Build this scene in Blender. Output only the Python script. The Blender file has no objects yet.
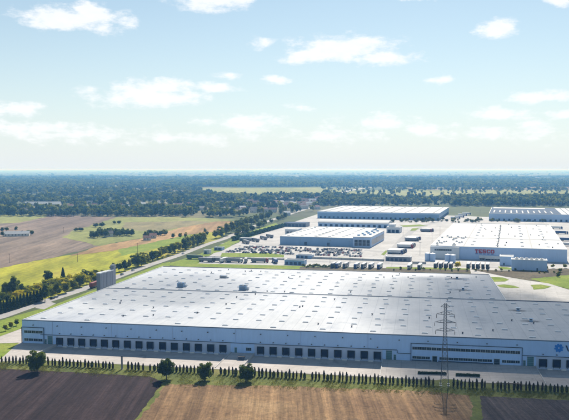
import bpy, bmesh, math, random
import numpy as np
from mathutils import Vector, Matrix

# ------------------------------------------------------------------ camera
scene = bpy.context.scene
C = scene.collection
CAMH, FPX, CX, CY, HORIZ = 85.0, 737.0, 284.5, 210.0, 169.0
PITCH = math.atan((CY - HORIZ) / FPX)
cd = bpy.data.cameras.new('camera')
cam = bpy.data.objects.new('camera', cd)
C.objects.link(cam)
cam.location = (0, 0, CAMH)
cam.rotation_euler = (math.pi / 2 - PITCH, 0, 0)
cd.sensor_width = 36.0
cd.lens = 36.0 * FPX / 569.0
cd.clip_start = 1.0
cd.clip_end = 300000.0
scene.camera = cam

# ------------------------------------------------------------------ light
SUN_EL, SUN_AZ = math.radians(41), math.radians(12)
sl = bpy.data.lights.new('sun', 'SUN')
sl.energy = 5.0
sl.angle = math.radians(0.53)
sl.color = (1.0, 0.94, 0.84)
so = bpy.data.objects.new('sun', sl)
C.objects.link(so)
sdir = Vector((math.sin(SUN_AZ) * math.cos(SUN_EL), math.cos(SUN_AZ) * math.cos(SUN_EL), math.sin(SUN_EL)))
so.rotation_euler = sdir.to_track_quat('Z', 'Y').to_euler()
so.location = (60, 200, 300)

world = bpy.data.worlds.new('World')
scene.world = world
world.use_nodes = True
SKY_STRENGTH = 0.075
SKY_TINT = (0.95, 1.05, 0.98)
VEIL = (8.0, 8.6, 9.05)   # pale summer veil thickening towards the horizon, the same all round
CLOUD_COL = (10.6, 10.6, 10.6)

scene.view_settings.view_transform = 'Standard'
scene.view_settings.look = 'None'
scene.view_settings.gamma = 1.0
scene.view_settings.exposure = 0.44
scene.render.engine = 'CYCLES'
scene.cycles.use_denoising = True
scene.cycles.max_bounces = 6
scene.cycles.diffuse_bounces = 3
scene.cycles.volume_bounces = 1
scene.cycles.transparent_max_bounces = 6


def build_world():
    nt = world.node_tree
    N, L = nt.nodes, nt.links
    N.clear()
    out = N.new('ShaderNodeOutputWorld')
    bg = N.new('ShaderNodeBackground')
    bg.inputs['Strength'].default_value = SKY_STRENGTH
    sky = N.new('ShaderNodeTexSky')
    sky.sky_type = 'NISHITA'
    sky.sun_disc = False
    sky.sun_elevation = SUN_EL
    sky.sun_rotation = SUN_AZ
    sky.altitude = 100
    sky.air_density = 1.0
    sky.dust_density = 0.3
    sky.ozone_density = 2.0
    tint = N.new('ShaderNodeMix'); tint.data_type = 'RGBA'; tint.blend_type = 'MULTIPLY'
    tint.inputs[0].default_value = 1.0
    tint.inputs[7].default_value = (*SKY_TINT, 1)
    L.new(sky.outputs[0], tint.inputs[6])
    tc = N.new('ShaderNodeTexCoord')
    sep = N.new('ShaderNodeSeparateXYZ')
    L.new(tc.outputs['Generated'], sep.inputs[0])

    def math_(op, a, b=None, clamp=False):
        n = N.new('ShaderNodeMath'); n.operation = op; n.use_clamp = clamp
        for i, v in enumerate((a, b)):
            if v is None: continue
            if isinstance(v, (int, float)): n.inputs[i].default_value = v
            else: L.new(v, n.inputs[i])
        return n.outputs[0]
    u = math_('ARCTAN2', sep.outputs[0], sep.outputs[1])
    v = math_('ARCSINE', sep.outputs[2])
    comb = N.new('ShaderNodeCombineXYZ')
    L.new(u, comb.inputs[0]); L.new(v, comb.inputs[1])
    vf = math_('POWER', 2.718, math_('MULTIPLY', math_('MAXIMUM', v, 0.0), -1 / 0.15))
    veil = N.new('ShaderNodeMix'); veil.data_type = 'RGBA'
    L.new(math_('MULTIPLY', vf, .98), veil.inputs[0]); L.new(tint.outputs[2], veil.inputs[6]); veil.inputs[7].default_value = (*VEIL, 1)
    # cumulus field: (pixel x, pixel y, half width, half height, weight) turned into sky angles
    clouds = [(78, 26, 50, 12, 1), (60, 32, 30, 7, 1), (92, 18, 22, 9, 1), (213, 2, 40, 11, 1), (150, 98, 58, 11, 1), (165, 90, 36, 9, 1),
              (90, 93, 15, 4.5, .8), (215, 89, 24, 5, .9), (345, 50, 52, 13, 1), (320, 57, 44, 8, 1), (380, 59, 38, 7, .9),
              (415, -1, 30, 7, 1), (495, 35, 17, 10, 1), (558, 11, 14, 7, 1), (438, 83, 14, 3.6, .8), (535, 102, 32, 6, .9),
              (495, 117, 30, 7, .9), (560, 118, 12, 5, .7), (277, 81, 13, 4, .8), (262, 46, 13, 6, .5), (8, 113, 26, 8, .9), (36, 131, 70, 8, .7),
              (85, 136, 70, 8, .6), (252, 124, 36, 9, .7), (375, 123, 40, 8, .65), (428, 130, 32, 8, .6), (300, 108, 14, 4, .5),
              (205, 122, 16, 4, .6), (520, 134, 60, 8, .55), (180, 138, 90, 6, .5), (335, 136, 60, 7, .5), (232, 76, 14, 4, .5)]
    acc = None
    for (px, py, rx, ry, w) in clouds:
        a, e = math.atan((px - CX) / FPX), math.atan((HORIZ - py) / FPX)
        s = N.new('ShaderNodeVectorMath'); s.operation = 'SUBTRACT'
        L.new(comb.outputs[0], s.inputs[0]); s.inputs[1].default_value = (a, e, 0)
        m = N.new('ShaderNodeVectorMath'); m.operation = 'MULTIPLY'
        L.new(s.outputs[0], m.inputs[0]); m.inputs[1].default_value = (FPX / (rx * 1.22), FPX / (ry * 1.22), 0)
        ln = N.new('ShaderNodeVectorMath'); ln.operation = 'LENGTH'
        L.new(m.outputs[0], ln.inputs[0])
        d = math_('SUBTRACT', w, math_('MULTIPLY', ln.outputs['Value'], w))
        acc = d if acc is None else math_('MAXIMUM', acc, d)
    mp = N.new('ShaderNodeVectorMath'); mp.operation = 'MULTIPLY'
    L.new(comb.outputs[0], mp.inputs[0]); mp.inputs[1].default_value = (1.0, 2.1, 1.0)
    n1 = N.new('ShaderNodeTexNoise'); n1.inputs['Scale'].default_value = 26; n1.inputs['Detail'].default_value = 9; n1.inputs['Roughness'].default_value = 0.66
    L.new(mp.outputs[0], n1.inputs['Vector'])
    # elsewhere in the sky: cumulus of the same kind from a broad noise
    n2 = N.new('ShaderNodeTexNoise'); n2.inputs['Scale'].default_value = 5.5; n2.inputs['Detail'].default_value = 3
    L.new(mp.outputs[0], n2.inputs['Vector'])
    wild = math_('MULTIPLY', math_('SUBTRACT', n2.outputs[0], 0.60), 4.0)
    inu = math_('LESS_THAN', math_('ABSOLUTE', u), 0.46)
    inv = math_('LESS_THAN', v, 0.27)
    inside = math_('MULTIPLY', inu, inv)
    wild = math_('SUBTRACT', wild, math_('MULTIPLY', inside, 10.0))
    acc = math_('MAXIMUM', acc, wild)
    dens = math_('ADD', acc, math_('MULTIPLY', math_('SUBTRACT', n1.outputs[0], 0.49), 2.5))
    ms = N.new('ShaderNodeMapRange'); ms.interpolation_type = 'SMOOTHSTEP'
    ms.inputs['From Min'].default_value = 0.0; ms.inputs['From Max'].default_value = 0.72
    ms.inputs['To Min'].default_value = 0.0; ms.inputs['To Max'].default_value = 0.86
    L.new(dens, ms.inputs['Value'])
    mx = N.new('ShaderNodeMix'); mx.data_type = 'RGBA'
    L.new(ms.outputs[0], mx.inputs[0])
    L.new(veil.outputs[2], mx.inputs[6])
    nb = N.new('ShaderNodeTexNoise'); nb.inputs['Scale'].default_value = 60; nb.inputs['Detail'].default_value = 6
    L.new(mp.outputs[0], nb.inputs['Vector'])
    cc = N.new('ShaderNodeMix'); cc.data_type = 'RGBA'
    L.new(nb.outputs[0], cc.inputs[0]); cc.inputs[6].default_value = (CLOUD_COL[0] * .90, CLOUD_COL[1] * .93, CLOUD_COL[2] * .97, 1); cc.inputs[7].default_value = (CLOUD_COL[0] * 1.06, CLOUD_COL[1] * 1.06, CLOUD_COL[2] * 1.06, 1)
    L.new(cc.outputs[2], mx.inputs[7])
    L.new(mx.outputs[2], bg.inputs['Color'])
    L.new(bg.outputs[0], out.inputs['Surface'])
build_world()


# ------------------------------------------------------------------ projection helpers
RIGHT, FWD, UP = Vector((1, 0, 0)), Vector((0, math.cos(PITCH), -math.sin(PITCH))), Vector((0, math.sin(PITCH), math.cos(PITCH)))
def G(px, py, h=0.0):
    """point at height h seen at pixel px, py of the 569x420 photograph"""
    r = FWD + RIGHT * ((px - CX) / FPX) + UP * ((CY - py) / FPX)
    t = (h - CAMH) / r.z
    return Vector((r.x * t, r.y * t, h))
def proj(x, y, z=0.0):
    d = Vector((x, y, z - CAMH))
    k = d.dot(FWD)
    return CX + FPX * d.dot(RIGHT) / k, CY - FPX * d.dot(UP) / k
rng = random.Random(7)
_ONES = 'first second third fourth fifth sixth seventh eighth ninth tenth eleventh twelfth thirteenth fourteenth fifteenth sixteenth seventeenth eighteenth nineteenth'.split()
def nth(k):
    if k < 20: return _ONES[k - 1]
    t_ = {2: ('twenty', 'twentieth'), 3: ('thirty', 'thirtieth'), 4: ('forty', 'fortieth'), 5: ('fifty', 'fiftieth'), 6: ('sixty', 'sixtieth'), 7: ('seventy', 'seventieth'), 8: ('eighty', 'eightieth'), 9: ('ninety', 'ninetieth')}[k // 10]
    return t_[1] if k % 10 == 0 else t_[0] + '-' + _ONES[k % 10 - 1]

# ------------------------------------------------------------------ materials
def nodes_of(name):
    m = bpy.data.materials.new(name); m.use_nodes = True
    nt = m.node_tree
    return m, nt.nodes, nt.links, nt.nodes['Principled BSDF']
def ramp(N, L, fac, stops):
    r = N.new('ShaderNodeValToRGB')
    el = r.color_ramp.elements
    while len(el) < len(stops): el.new(0.5)
    for e, (p, c) in zip(el, stops): e.position = p; e.color = (*c, 1)
    L.new(fac, r.inputs[0])
    return r.outputs[0]
def mixc(N, L, fac, a, b, mode='MIX'):
    m = N.new('ShaderNodeMix'); m.data_type = 'RGBA'; m.blend_type = mode
    for i, v in ((0, fac), (6, a), (7, b)):
        if isinstance(v, (int, float)): m.inputs[i].default_value = v
        elif isinstance(v, tuple): m.inputs[i].default_value = (*v, 1)
        else: L.new(v, m.inputs[i])
    return m.outputs[2]
def noise(N, L, vec, scale, detail=4, rough=.6):
    n = N.new('ShaderNodeTexNoise'); n.inputs['Scale'].default_value = scale; n.inputs['Detail'].default_value = detail
    n.inputs['Roughness'].default_value = rough
    if vec is not None: L.new(vec, n.inputs['Vector'])
    return n.outputs[0]
def coords(N, L, rot=0.0, scale=(1, 1, 1), world_space=True):
    if world_space:
        g = N.new('ShaderNodeNewGeometry'); src = g.outputs['Position']
    else:
        g = N.new('ShaderNodeTexCoord'); src = g.outputs['Object']
    mp = N.new('ShaderNodeMapping'); mp.vector_type = 'POINT'
    mp.inputs['Rotation'].default_value = (0, 0, rot); mp.inputs['Scale'].default_value = scale
    L.new(src, mp.inputs['Vector'])
    return mp.outputs[0]
def bump(N, L, b, height, strength=.3, dist=.1):
    bn = N.new('ShaderNodeBump'); bn.inputs['Strength'].default_value = strength; bn.inputs['Distance'].default_value = dist
    L.new(height, bn.inputs['Height']); L.new(bn.outputs[0], b.inputs['Normal'])
def plain(name, col, rough=.6, metal=0.0, var=.12, scale=.6, spec=.3, rnd=0.0):
    """solid colour with soft uneven wear"""
    m, N, L, b = nodes_of(name)
    v = coords(N, L, world_space=False)
    n = noise(N, L, v, scale, 5)
    lo = tuple(max(0, c * (1 - var)) for c in col); hi = tuple(min(1, c * (1 + var)) for c in col)
    c = ramp(N, L, n, [(.3, lo), (.7, hi)])
    if rnd:
        oi = N.new('ShaderNodeObjectInfo')
        c = mixc(N, L, rnd, c, ramp(N, L, oi.outputs['Random'], [(0, (.5, .5, .5)), (1, (1.4, 1.4, 1.4))]), 'MULTIPLY')
    L.new(c, b.inputs['Base Color'])
    b.inputs['Roughness'].default_value = rough; b.inputs['Metallic'].default_value = metal
    b.inputs['Specular IOR Level'].default_value = spec
    return m
def ground_mat(name, c1, c2, c3, s1=.02, s2=.35, stripe=None, rot=0.0, fine=2.0, stripe_amt=.5, bumpd=.15, stretch=1.0):
    """earth or grass: broad patches, mid clumps, optional working lines along the rows"""
    m, N, L, b = nodes_of(name)
    v = coords(N, L, rot, (1, 1, 1)); vs = coords(N, L, rot, (1, stretch, 1))
    a = noise(N, L, vs, s1, 4); d = noise(N, L, vs, s2, 6, .7); f = noise(N, L, v, fine, 4, .75)
    col = ramp(N, L, a, [(.3, c1), (.52, c2), (.72, c3)])
    k = ramp(N, L, d, [(.25, (.55, .55, .55)), (.5, (1, 1, 1)), (.8, (1.35, 1.33, 1.3))])
    col = mixc(N, L, 1.0, col, k, 'MULTIPLY')
    k2 = ramp(N, L, f, [(.3, (.65, .65, .65)), (.7, (1.3, 1.3, 1.3))])
    col = mixc(N, L, .8, col, k2, 'MULTIPLY')
    h = f
    if stripe:
        # irregular working lines along the rows, at three widths
        for (sc_, along, amt_) in ((stripe, .012, .75), (stripe * .28, .02, .8), (stripe * 3.1, .05, .55)):
            ln_ = noise(N, L, coords(N, L, rot, (1, along, 1)), sc_, 3, .6)
            lo_, hi_ = 1 - stripe_amt, 1 + stripe_amt * .9
            col = mixc(N, L, amt_, col, ramp(N, L, ln_, [(.34, (lo_, lo_, lo_ * 1.02)), (.66, (hi_, hi_ * .985, hi_ * .96))]), 'MULTIPLY')
        h = ln_
    L.new(col, b.inputs['Base Color'])
    b.inputs['Roughness'].default_value = .95; b.inputs['Specular IOR Level'].default_value = .1
    bump(N, L, b, h, .6, bumpd)
    return m
def leaf_mat(name, dark, mid, light, trans=.5, rnd=.55):
    m, N, L, b = nodes_of(name)
    N.remove(b)
    oi = N.new('ShaderNodeObjectInfo')
    v = coords(N, L, world_space=False)
    n = noise(N, L, v, .55, 3)
    f = N.new('ShaderNodeMath'); f.operation = 'ADD'
    L.new(n, f.inputs[0])
    s = N.new('ShaderNodeMath'); s.operation = 'MULTIPLY_ADD'; s.inputs[1].default_value = rnd; s.inputs[2].default_value = -rnd / 2
    L.new(oi.outputs['Random'], s.inputs[0]); L.new(s.outputs[0], f.inputs[1])
    col = ramp(N, L, f.outputs[0], [(.2, dark), (.5, mid), (.8, light)])
    d = N.new('ShaderNodeBsdfDiffuse'); t = N.new('ShaderNodeBsdfTranslucent')
    L.new(col, d.inputs[0])
    tcol = mixc(N, L, 1.0, col, (1.25, 1.2, .6), 'MULTIPLY'); L.new(tcol, t.inputs[0])
    mx = N.new('ShaderNodeMixShader'); mx.inputs[0].default_value = trans
    L.new(d.outputs[0], mx.inputs[1]); L.new(t.outputs[0], mx.inputs[2])
    L.new(mx.outputs[0], N['Material Output'].inputs['Surface'])
    return m

TH = math.radians(10.2)      # rotation of the near warehouse and the fields in front of it
TH2 = math.radians(17.0)     # rotation of the logistics park behind
M = {}
M['ground'] = ground_mat('meadow_ground', (.060, .085, .030), (.085, .110, .040), (.120, .125, .055), .004, .05, fine=.4)
M['verge'] = ground_mat('verge_grass', (.140, .205, .024), (.195, .255, .032), (.260, .285, .048), .05, .3, fine=1.2)
M['rough_grass'] = ground_mat('rough_grass', (.085, .105, .028), (.135, .150, .036), (.205, .185, .062), .08, .5, fine=1.6)
M['soil'] = ground_mat('dark_ploughed_soil', (.028, .018, .019), (.040, .026, .027), (.056, .037, .037), .018, .6, stripe=.55, rot=TH, fine=1.5, stripe_amt=.42)
M['soil2'] = ground_mat('grey_ploughed_soil', (.060, .048, .050), (.082, .066, .066), (.110, .090, .086), .03, .6, stripe=.7, rot=TH, fine=1.5, stripe_amt=.42)
M['stubble'] = ground_mat('stubble_soil', (.150, .090, .050), (.240, .152, .080), (.340, .232, .125), .022, .4, stripe=.6, rot=TH, fine=1.2, stripe_amt=.32)
M['brown_field'] = ground_mat('brown_field_soil', (.160, .122, .095), (.215, .165, .130), (.265, .212, .165), .006, .05, stripe=.06, rot=math.radians(27), fine=.3, stripe_amt=.30, stretch=.25)
M['yellow_field'] = ground_mat('yellow_green_field', (.230, .255, .018), (.330, .325, .025), (.420, .350, .050), .022, .09, stripe=.05, rot=math.radians(26), fine=.3, stripe_amt=.25, stretch=.3)
M['tan_field'] = ground_mat('tan_stubble_field', (.280, .180, .085), (.350, .225, .105), (.400, .270, .135), .010, .06, stripe=.05, rot=math.radians(26), fine=.3, stripe_amt=.25, stretch=.3)
M['green_field'] = ground_mat('pale_green_field', (.185, .205, .060), (.245, .255, .080), (.300, .285, .105), .006, .05, fine=.25, stretch=.3)
M['earth'] = ground_mat('bare_earth', (.085, .070, .045), (.120, .100, .065), (.165, .140, .090), .05, .4, fine=1.0)

M['earth_pale'] = ground_mat('pale_fallow', (.190, .165, .085), (.240, .205, .105), (.285, .250, .125), .012, .06, fine=.3, stretch=.3)
def concrete(name, c, dirt=.25, joint=6.0, rot=TH):
    m, N, L, b = nodes_of(name)
    v = coords(N, L, rot)
    n = noise(N, L, v, .035, 6, .65); n2 = noise(N, L, v, .6, 6, .7)
    col = ramp(N, L, n, [(.3, tuple(x * (1 - dirt) for x in c)), (.65, c)])
    col = mixc(N, L, .7, col, ramp(N, L, n2, [(.3, (.78, .78, .77)), (.7, (1.1, 1.1, 1.1))]), 'MULTIPLY')
    trk = ramp(N, L, noise(N, L, coords(N, L, rot, (.12, 1, 1)), .25, 5, .7), [(.35, (.82, .81, .8)), (.6, (1.03, 1.03, 1.03))])
    col = mixc(N, L, .7, col, trk, 'MULTIPLY')
    oil = noise(N, L, coords(N, L, rot, (1, .45, 1)), .16, 6, .7)
    col = mixc(N, L, .8, col, ramp(N, L, oil, [(.30, (.62, .62, .62)), (.42, (1, 1, 1))]), 'MULTIPLY')
    if joint:
        br = N.new('ShaderNodeTexBrick'); br.offset = 0; br.inputs['Scale'].default_value = 1.0 / joint
        br.inputs['Brick Width'].default_value = 1.0; br.inputs['Row Height'].default_value = 1.0; br.inputs['Mortar Size'].default_value = .012
        br.inputs['Color1'].default_value = (1, 1, 1, 1); br.inputs['Color2'].default_value = (.93, .93, .93, 1); br.inputs['Mortar'].default_value = (.7, .7, .7, 1)
        L.new(v, br.inputs['Vector'])
        col = mixc(N, L, .8, col, br.outputs['Color'], 'MULTIPLY')
    L.new(col, b.inputs['Base Color']); b.inputs['Roughness'].default_value = .85; b.inputs['Specular IOR Level'].default_value = .2
    return m
M['apron'] = concrete('apron_concrete', (.56, .51, .47))
M['yard'] = concrete('yard_concrete', (.55, .53, .51), .32, 8.0, TH2)
M['asphalt'] = concrete('grey_asphalt', (.21, .205, .20), .2, 0)
M['road'] = concrete('pale_road', (.42, .40, .385), .2, 0)
M['kerb'] = plain('kerb_concrete', (.50, .48, .45), .8)

def roof_mat():
    m, N, L, b = nodes_of('white_roof_membrane')
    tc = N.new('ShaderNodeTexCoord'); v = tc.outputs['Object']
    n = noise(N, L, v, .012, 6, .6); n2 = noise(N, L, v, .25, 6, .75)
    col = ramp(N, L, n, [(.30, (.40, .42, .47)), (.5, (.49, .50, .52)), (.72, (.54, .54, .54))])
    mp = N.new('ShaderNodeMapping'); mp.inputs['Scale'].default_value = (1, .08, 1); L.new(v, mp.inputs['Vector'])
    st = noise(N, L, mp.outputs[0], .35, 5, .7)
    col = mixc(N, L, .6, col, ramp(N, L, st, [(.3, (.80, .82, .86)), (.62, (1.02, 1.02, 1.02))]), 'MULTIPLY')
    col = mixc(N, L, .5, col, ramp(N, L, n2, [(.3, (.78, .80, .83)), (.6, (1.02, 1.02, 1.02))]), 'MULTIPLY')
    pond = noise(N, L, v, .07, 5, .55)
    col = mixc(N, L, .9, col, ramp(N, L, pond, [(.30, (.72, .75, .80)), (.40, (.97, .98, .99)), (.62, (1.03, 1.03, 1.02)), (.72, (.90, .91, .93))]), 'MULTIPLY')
    br = N.new('ShaderNodeTexBrick'); br.offset = 0; br.inputs['Scale'].default_value = 1.0
    br.inputs['Brick Width'].default_value = 5.8; br.inputs['Row Height'].default_value = 2.7; br.inputs['Mortar Size'].default_value = .13
    br.inputs['Color1'].default_value = (1, 1, 1, 1); br.inputs['Color2'].default_value = (.95, .955, .96, 1); br.inputs['Mortar'].default_value = (.68, .70, .74, 1)
    L.new(v, br.inputs['Vector'])
    col = mixc(N, L, .8, col, br.outputs['Color'], 'MULTIPLY')
    L.new(col, b.inputs['Base Color'])
    L.new(ramp(N, L, n, [(.3, (.55, .55, .55)), (.7, (.8, .8, .8))]), b.inputs['Roughness'])
    b.inputs['Specular IOR Level'].default_value = .25
    return m
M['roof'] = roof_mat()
def cladding(name, c, width=1.0, var=.06, rough=.45, metal=.0):
    """ribbed sheet cladding: fine vertical ribs as relief, slight weathering"""
    m, N, L, b = nodes_of(name)
    tc = N.new('ShaderNodeTexCoord'); v = tc.outputs['Object']
    n = noise(N, L, v, .08, 5, .6)
    mp = N.new('ShaderNodeMapping'); mp.inputs['Scale'].default_value = (1, 1, .12); L.new(v, mp.inputs['Vector'])
    st = noise(N, L, mp.outputs[0], .9, 4, .7)
    col = ramp(N, L, n, [(.3, tuple(x * (1 - var) for x in c)), (.7, tuple(min(1, x * (1 + var)) for x in c))])
    col = mixc(N, L, .6, col, ramp(N, L, st, [(.25, (.86, .86, .87)), (.6, (1.02, 1.02, 1.02))]), 'MULTIPLY')
    L.new(col, b.inputs['Base Color']); b.inputs['Roughness'].default_value = rough; b.inputs['Metallic'].default_value = metal
    w = N.new('ShaderNodeTexWave'); w.bands_direction = 'X'; w.inputs['Scale'].default_value = .32 / width
    L.new(v, w.inputs['Vector'])
    bump(N, L, b, w.outputs[0], .25, .05)
    return m
M['wall'] = cladding('pale_blue_cladding', (.40, .61, .96))
M['wall2'] = cladding('silver_blue_cladding', (.42, .56, .78))
M['wall_white'] = cladding('white_cladding', (.62, .64, .66))
M['wall_blue'] = cladding('blue_cladding', (.22, .36, .55))
M['wall_grey'] = cladding('grey_cladding', (.20, .22, .26), 2.0)
M['dockwall'] = cladding('dock_strip_panel', (.44, .54, .72))
M['trim'] = plain('dark_blue_trim', (.05, .08, .13), .4)
M['skyl_trim'] = plain('slate_parapet_flashing', (.13, .18, .26), .5)
M['door_blue'] = plain('dark_blue_door', (.010, .020, .062), .7, spec=.1)
M['door_teal'] = plain('teal_sectional_door', (.06, .16, .19), .4)
M['rubber'] = plain('black_dock_rubber', (.015, .016, .022), .8)
M['glass'] = plain('dark_window_glass', (.012, .030, .045), .12, spec=.5)
M['frame'] = plain('pale_window_frame', (.42, .47, .52), .5)
M['white'] = plain('white_paint', (.72, .72, .71), .5, var=.05)
M['sky_dome'] = plain('skylight_acrylic', (.66, .68, .70), .3, var=.05)
M['skyl_kerb'] = plain('skylight_kerb_metal', (.55, .56, .58), .5)
M['unit'] = plain('rooftop_unit_metal', (.34, .50, .70), .45)
M['unit_white'] = plain('rooftop_unit_white', (.66, .67, .68), .45)
M['steel'] = plain('galvanised_lattice_steel', (.10, .12, .15), .6, .2)
M['insul'] = plain('brown_insulator', (.09, .05, .035), .25)
M['lamp'] = plain('lamp_housing', (.10, .11, .13), .4)
M['logo_blue'] = plain('bright_blue_logo', (.02, .20, .66), .4, var=.03)
M['navy'] = plain('navy_letter', (.012, .022, .085), .4, var=.03)
M['red_sign'] = plain('red_sign_letter', (.36, .012, .035), .4, var=.03)
M['blue_sign'] = plain('blue_sign_dash', (.03, .08, .34), .4, var=.03)
M['seam_grey'] = plain('pale_grey_flashing', (.42, .43, .45), .7)
M['roof2'] = plain('pale_flat_roof', (.56, .56, .555), .85, var=.10, scale=.03)
M['roof_dark'] = plain('slate_blue_roof_sheet', (.09, .12, .17), .9, spec=.1, var=.2, scale=.05)
M['roof_line'] = plain('grey_roof_gutter', (.30, .30, .30), .7)
M['tile_red'] = plain('red_roof_tile', (.20, .105, .085), .8, rnd=.6, var=.2)
M['tile_grey'] = plain('grey_roof_tile', (.15, .15, .155), .8, rnd=.6, var=.2)
M['render'] = plain('house_render', (.58, .55, .49), .8, rnd=.35)
M['tyre'] = plain('tyre_rubber', (.02, .02, .02), .85)
M['trunk'] = plain('bark', (.075, .058, .042), .95, var=.3, scale=3)
M['wood'] = plain('weathered_timber', (.12, .085, .06), .9, var=.3)
M['leaf'] = leaf_mat('broadleaf_foliage', (.050, .080, .024), (.082, .122, .032), (.135, .170, .044))
M['leaf_olive'] = leaf_mat('olive_foliage', (.095, .125, .024), (.150, .175, .030), (.215, .225, .042))
M['leaf_yellow'] = leaf_mat('yellowing_foliage', (.200, .230, .022), (.370, .360, .030), (.540, .460, .045))
M['needle'] = leaf_mat('conifer_foliage', (.024, .046, .020), (.036, .064, .026), (.056, .085, .034), .3)
M['thuja'] = leaf_mat('thuja_foliage', (.032, .026, .018), (.052, .040, .026), (.080, .064, .036), .2, .9)
M['thuja_green'] = leaf_mat('green_thuja_foliage', (.045, .062, .014), (.070, .090, .018), (.100, .118, .024), .2)
M['hedge'] = leaf_mat('hedge_foliage', (.022, .052, .028), (.036, .072, .034), (.052, .092, .042), .3)
M['forest'] = leaf_mat('forest_foliage', (.026, .052, .020), (.070, .115, .034), (.200, .220, .065), .42, 1.1)
M['weed'] = leaf_mat('weed_foliage', (.100, .115, .030), (.155, .160, .044), (.230, .205, .070), .35)


# ------------------------------------------------------------------ mesh helpers
class MB:
    """collects polygons with a material index each; build() links them as one mesh object"""
    def __init__(self): self.v, self.f, self.m = [], [], []
    def poly(self, pts, mi=0):
        i = len(self.v); self.v += [tuple(p) for p in pts]; self.f.append(tuple(range(i, i + len(pts)))); self.m.append(mi)
    def hexa(self, b, t, mi=0):
        """bottom ring b and top ring t (same count, counter-clockwise seen from above)"""
        n, i = len(b), len(self.v)
        self.v += [tuple(p) for p in b] + [tuple(p) for p in t]
        self.f.append(tuple(i + k for k in reversed(range(n)))); self.f.append(tuple(i + n + k for k in range(n)))
        for k in range(n):
            j = (k + 1) % n
            self.f.append((i + k, i + j, i + n + j, i + n + k))
        self.m += [mi] * (n + 2)
    def box(self, x0, x1, y0, y1, z0, z1, mi=0, taper=0.0):
        b = [(x0, y0, z0), (x1, y0, z0), (x1, y1, z0), (x0, y1, z0)]
        t = [(x0 + taper, y0 + taper, z1), (x1 - taper, y0 + taper, z1), (x1 - taper, y1 - taper, z1), (x0 + taper, y1 - taper, z1)]
        self.hexa(b, t, mi)
    def prism(self, pts, z0, z1, mi=0):
        self.hexa([(p[0], p[1], z0) for p in pts], [(p[0], p[1], z1) for p in pts], mi)
    def bar(self, a, b, r, mi=0, n=4, r2=None):
        a, b = Vector(a), Vector(b); d = (b - a)
        if d.length < 1e-6: return
        q = d.to_track_quat('Z', 'Y'); r2 = r if r2 is None else r2
        ra = [a + q @ Vector((r * math.cos(2 * math.pi * k / n + .785), r * math.sin(2 * math.pi * k / n + .785), 0)) for k in range(n)]
        rb = [b + q @ Vector((r2 * math.cos(2 * math.pi * k / n + .785), r2 * math.sin(2 * math.pi * k / n + .785), 0)) for k in range(n)]
        self.hexa(ra, rb, mi)
    def cyl(self, x, y, r, z0, z1, n=16, mi=0, r2=None):
        self.bar((x, y, z0), (x, y, z1), r, mi, n, r2)
    def extr(self, prof, x0, x1, mi=0):
        """profile in (y, z) pushed from x0 to x1"""
        n, i = len(prof), len(self.v)
        self.v += [(x0, y, z) for y, z in prof] + [(x1, y, z) for y, z in prof]
        self.f.append(tuple(i + k for k in range(n))); self.f.append(tuple(i + n + k for k in reversed(range(n))))
        for k in range(n):
            j = (k + 1) % n
            self.f.append((i + j, i + k, i + n + k, i + n + j))
        self.m += [mi] * (n + 2)
    def mesh(self, name, mats):
        me = bpy.data.meshes.new(name); me.from_pydata(self.v, [], self.f)
        if not isinstance(mats, (list, tuple)): mats = [mats]
        for m in mats: me.materials.append(M[m] if isinstance(m, str) else m)
        me.polygons.foreach_set('material_index', self.m)
        bm = bmesh.new(); bm.from_mesh(me); bmesh.ops.recalc_face_normals(bm, faces=bm.faces[:]); bm.to_mesh(me); bm.free()
        me.update()
        return me
    def build(self, name, mats, parent=None, loc=None, rz=0.0):
        return put(name, self.mesh(name, mats), parent, loc, rz)
def put(name, me, parent=None, loc=None, rz=0.0):
    o = bpy.data.objects.new(name, me); C.objects.link(o)
    if parent is not None: o.parent = parent
    if loc is not None: o.location = loc
    if rz: o.rotation_euler = (0, 0, rz)
    return o
def tag(o, label, cat, group=None):
    o['label'] = label; o['category'] = cat
    if group: o['group'] = group
    return o
def thing(name, label, cat, loc, rz=0.0, group=None):
    o = bpy.data.objects.new(name, None); C.objects.link(o); o.empty_display_size = .5
    o.location = loc; o.rotation_euler = (0, 0, rz)
    return tag(o, label, cat, group)
def rag(pts, step, amp, seed=1):
    """densify a ground outline and shake it a little"""
    r = random.Random(seed); out = []
    n = len(pts)
    for i in range(n):
        a, b = Vector(pts[i][:2]), Vector(pts[(i + 1) % n][:2])
        k = max(1, min(160, int((b - a).length / step)))
        for j in range(k):
            p = a.lerp(b, j / k)
            if j: p += Vector((r.uniform(-amp, amp), r.uniform(-amp, amp)))
            out.append((p.x, p.y))
    return out
def sheet(name, pts, z, mat, step=0, amp=0, seed=1):
    """a flat piece of the setting, triangulated so that any outline works"""
    if step: pts = rag(pts, step, amp, seed)
    me = bpy.data.meshes.new(name)
    bm = bmesh.new()
    vs = [bm.verts.new((p[0], p[1], z)) for p in pts]
    f = bm.faces.new(vs)
    if f.normal.z < 0: f.normal_flip()
    bm.normal_update()
    if f.normal.z < 0: bmesh.ops.reverse_faces(bm, faces=[f])
    bmesh.ops.triangulate(bm, faces=bm.faces[:])
    bm.to_mesh(me); bm.free()
    me.materials.append(M[mat])
    o = put(name, me); o['kind'] = 'structure'
    return o
def psheet(name, pix, z, mat, step=0, amp=0, seed=1):
    return sheet(name, [G(x, y) for x, y in pix], z, mat, step, amp, seed)
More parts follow.
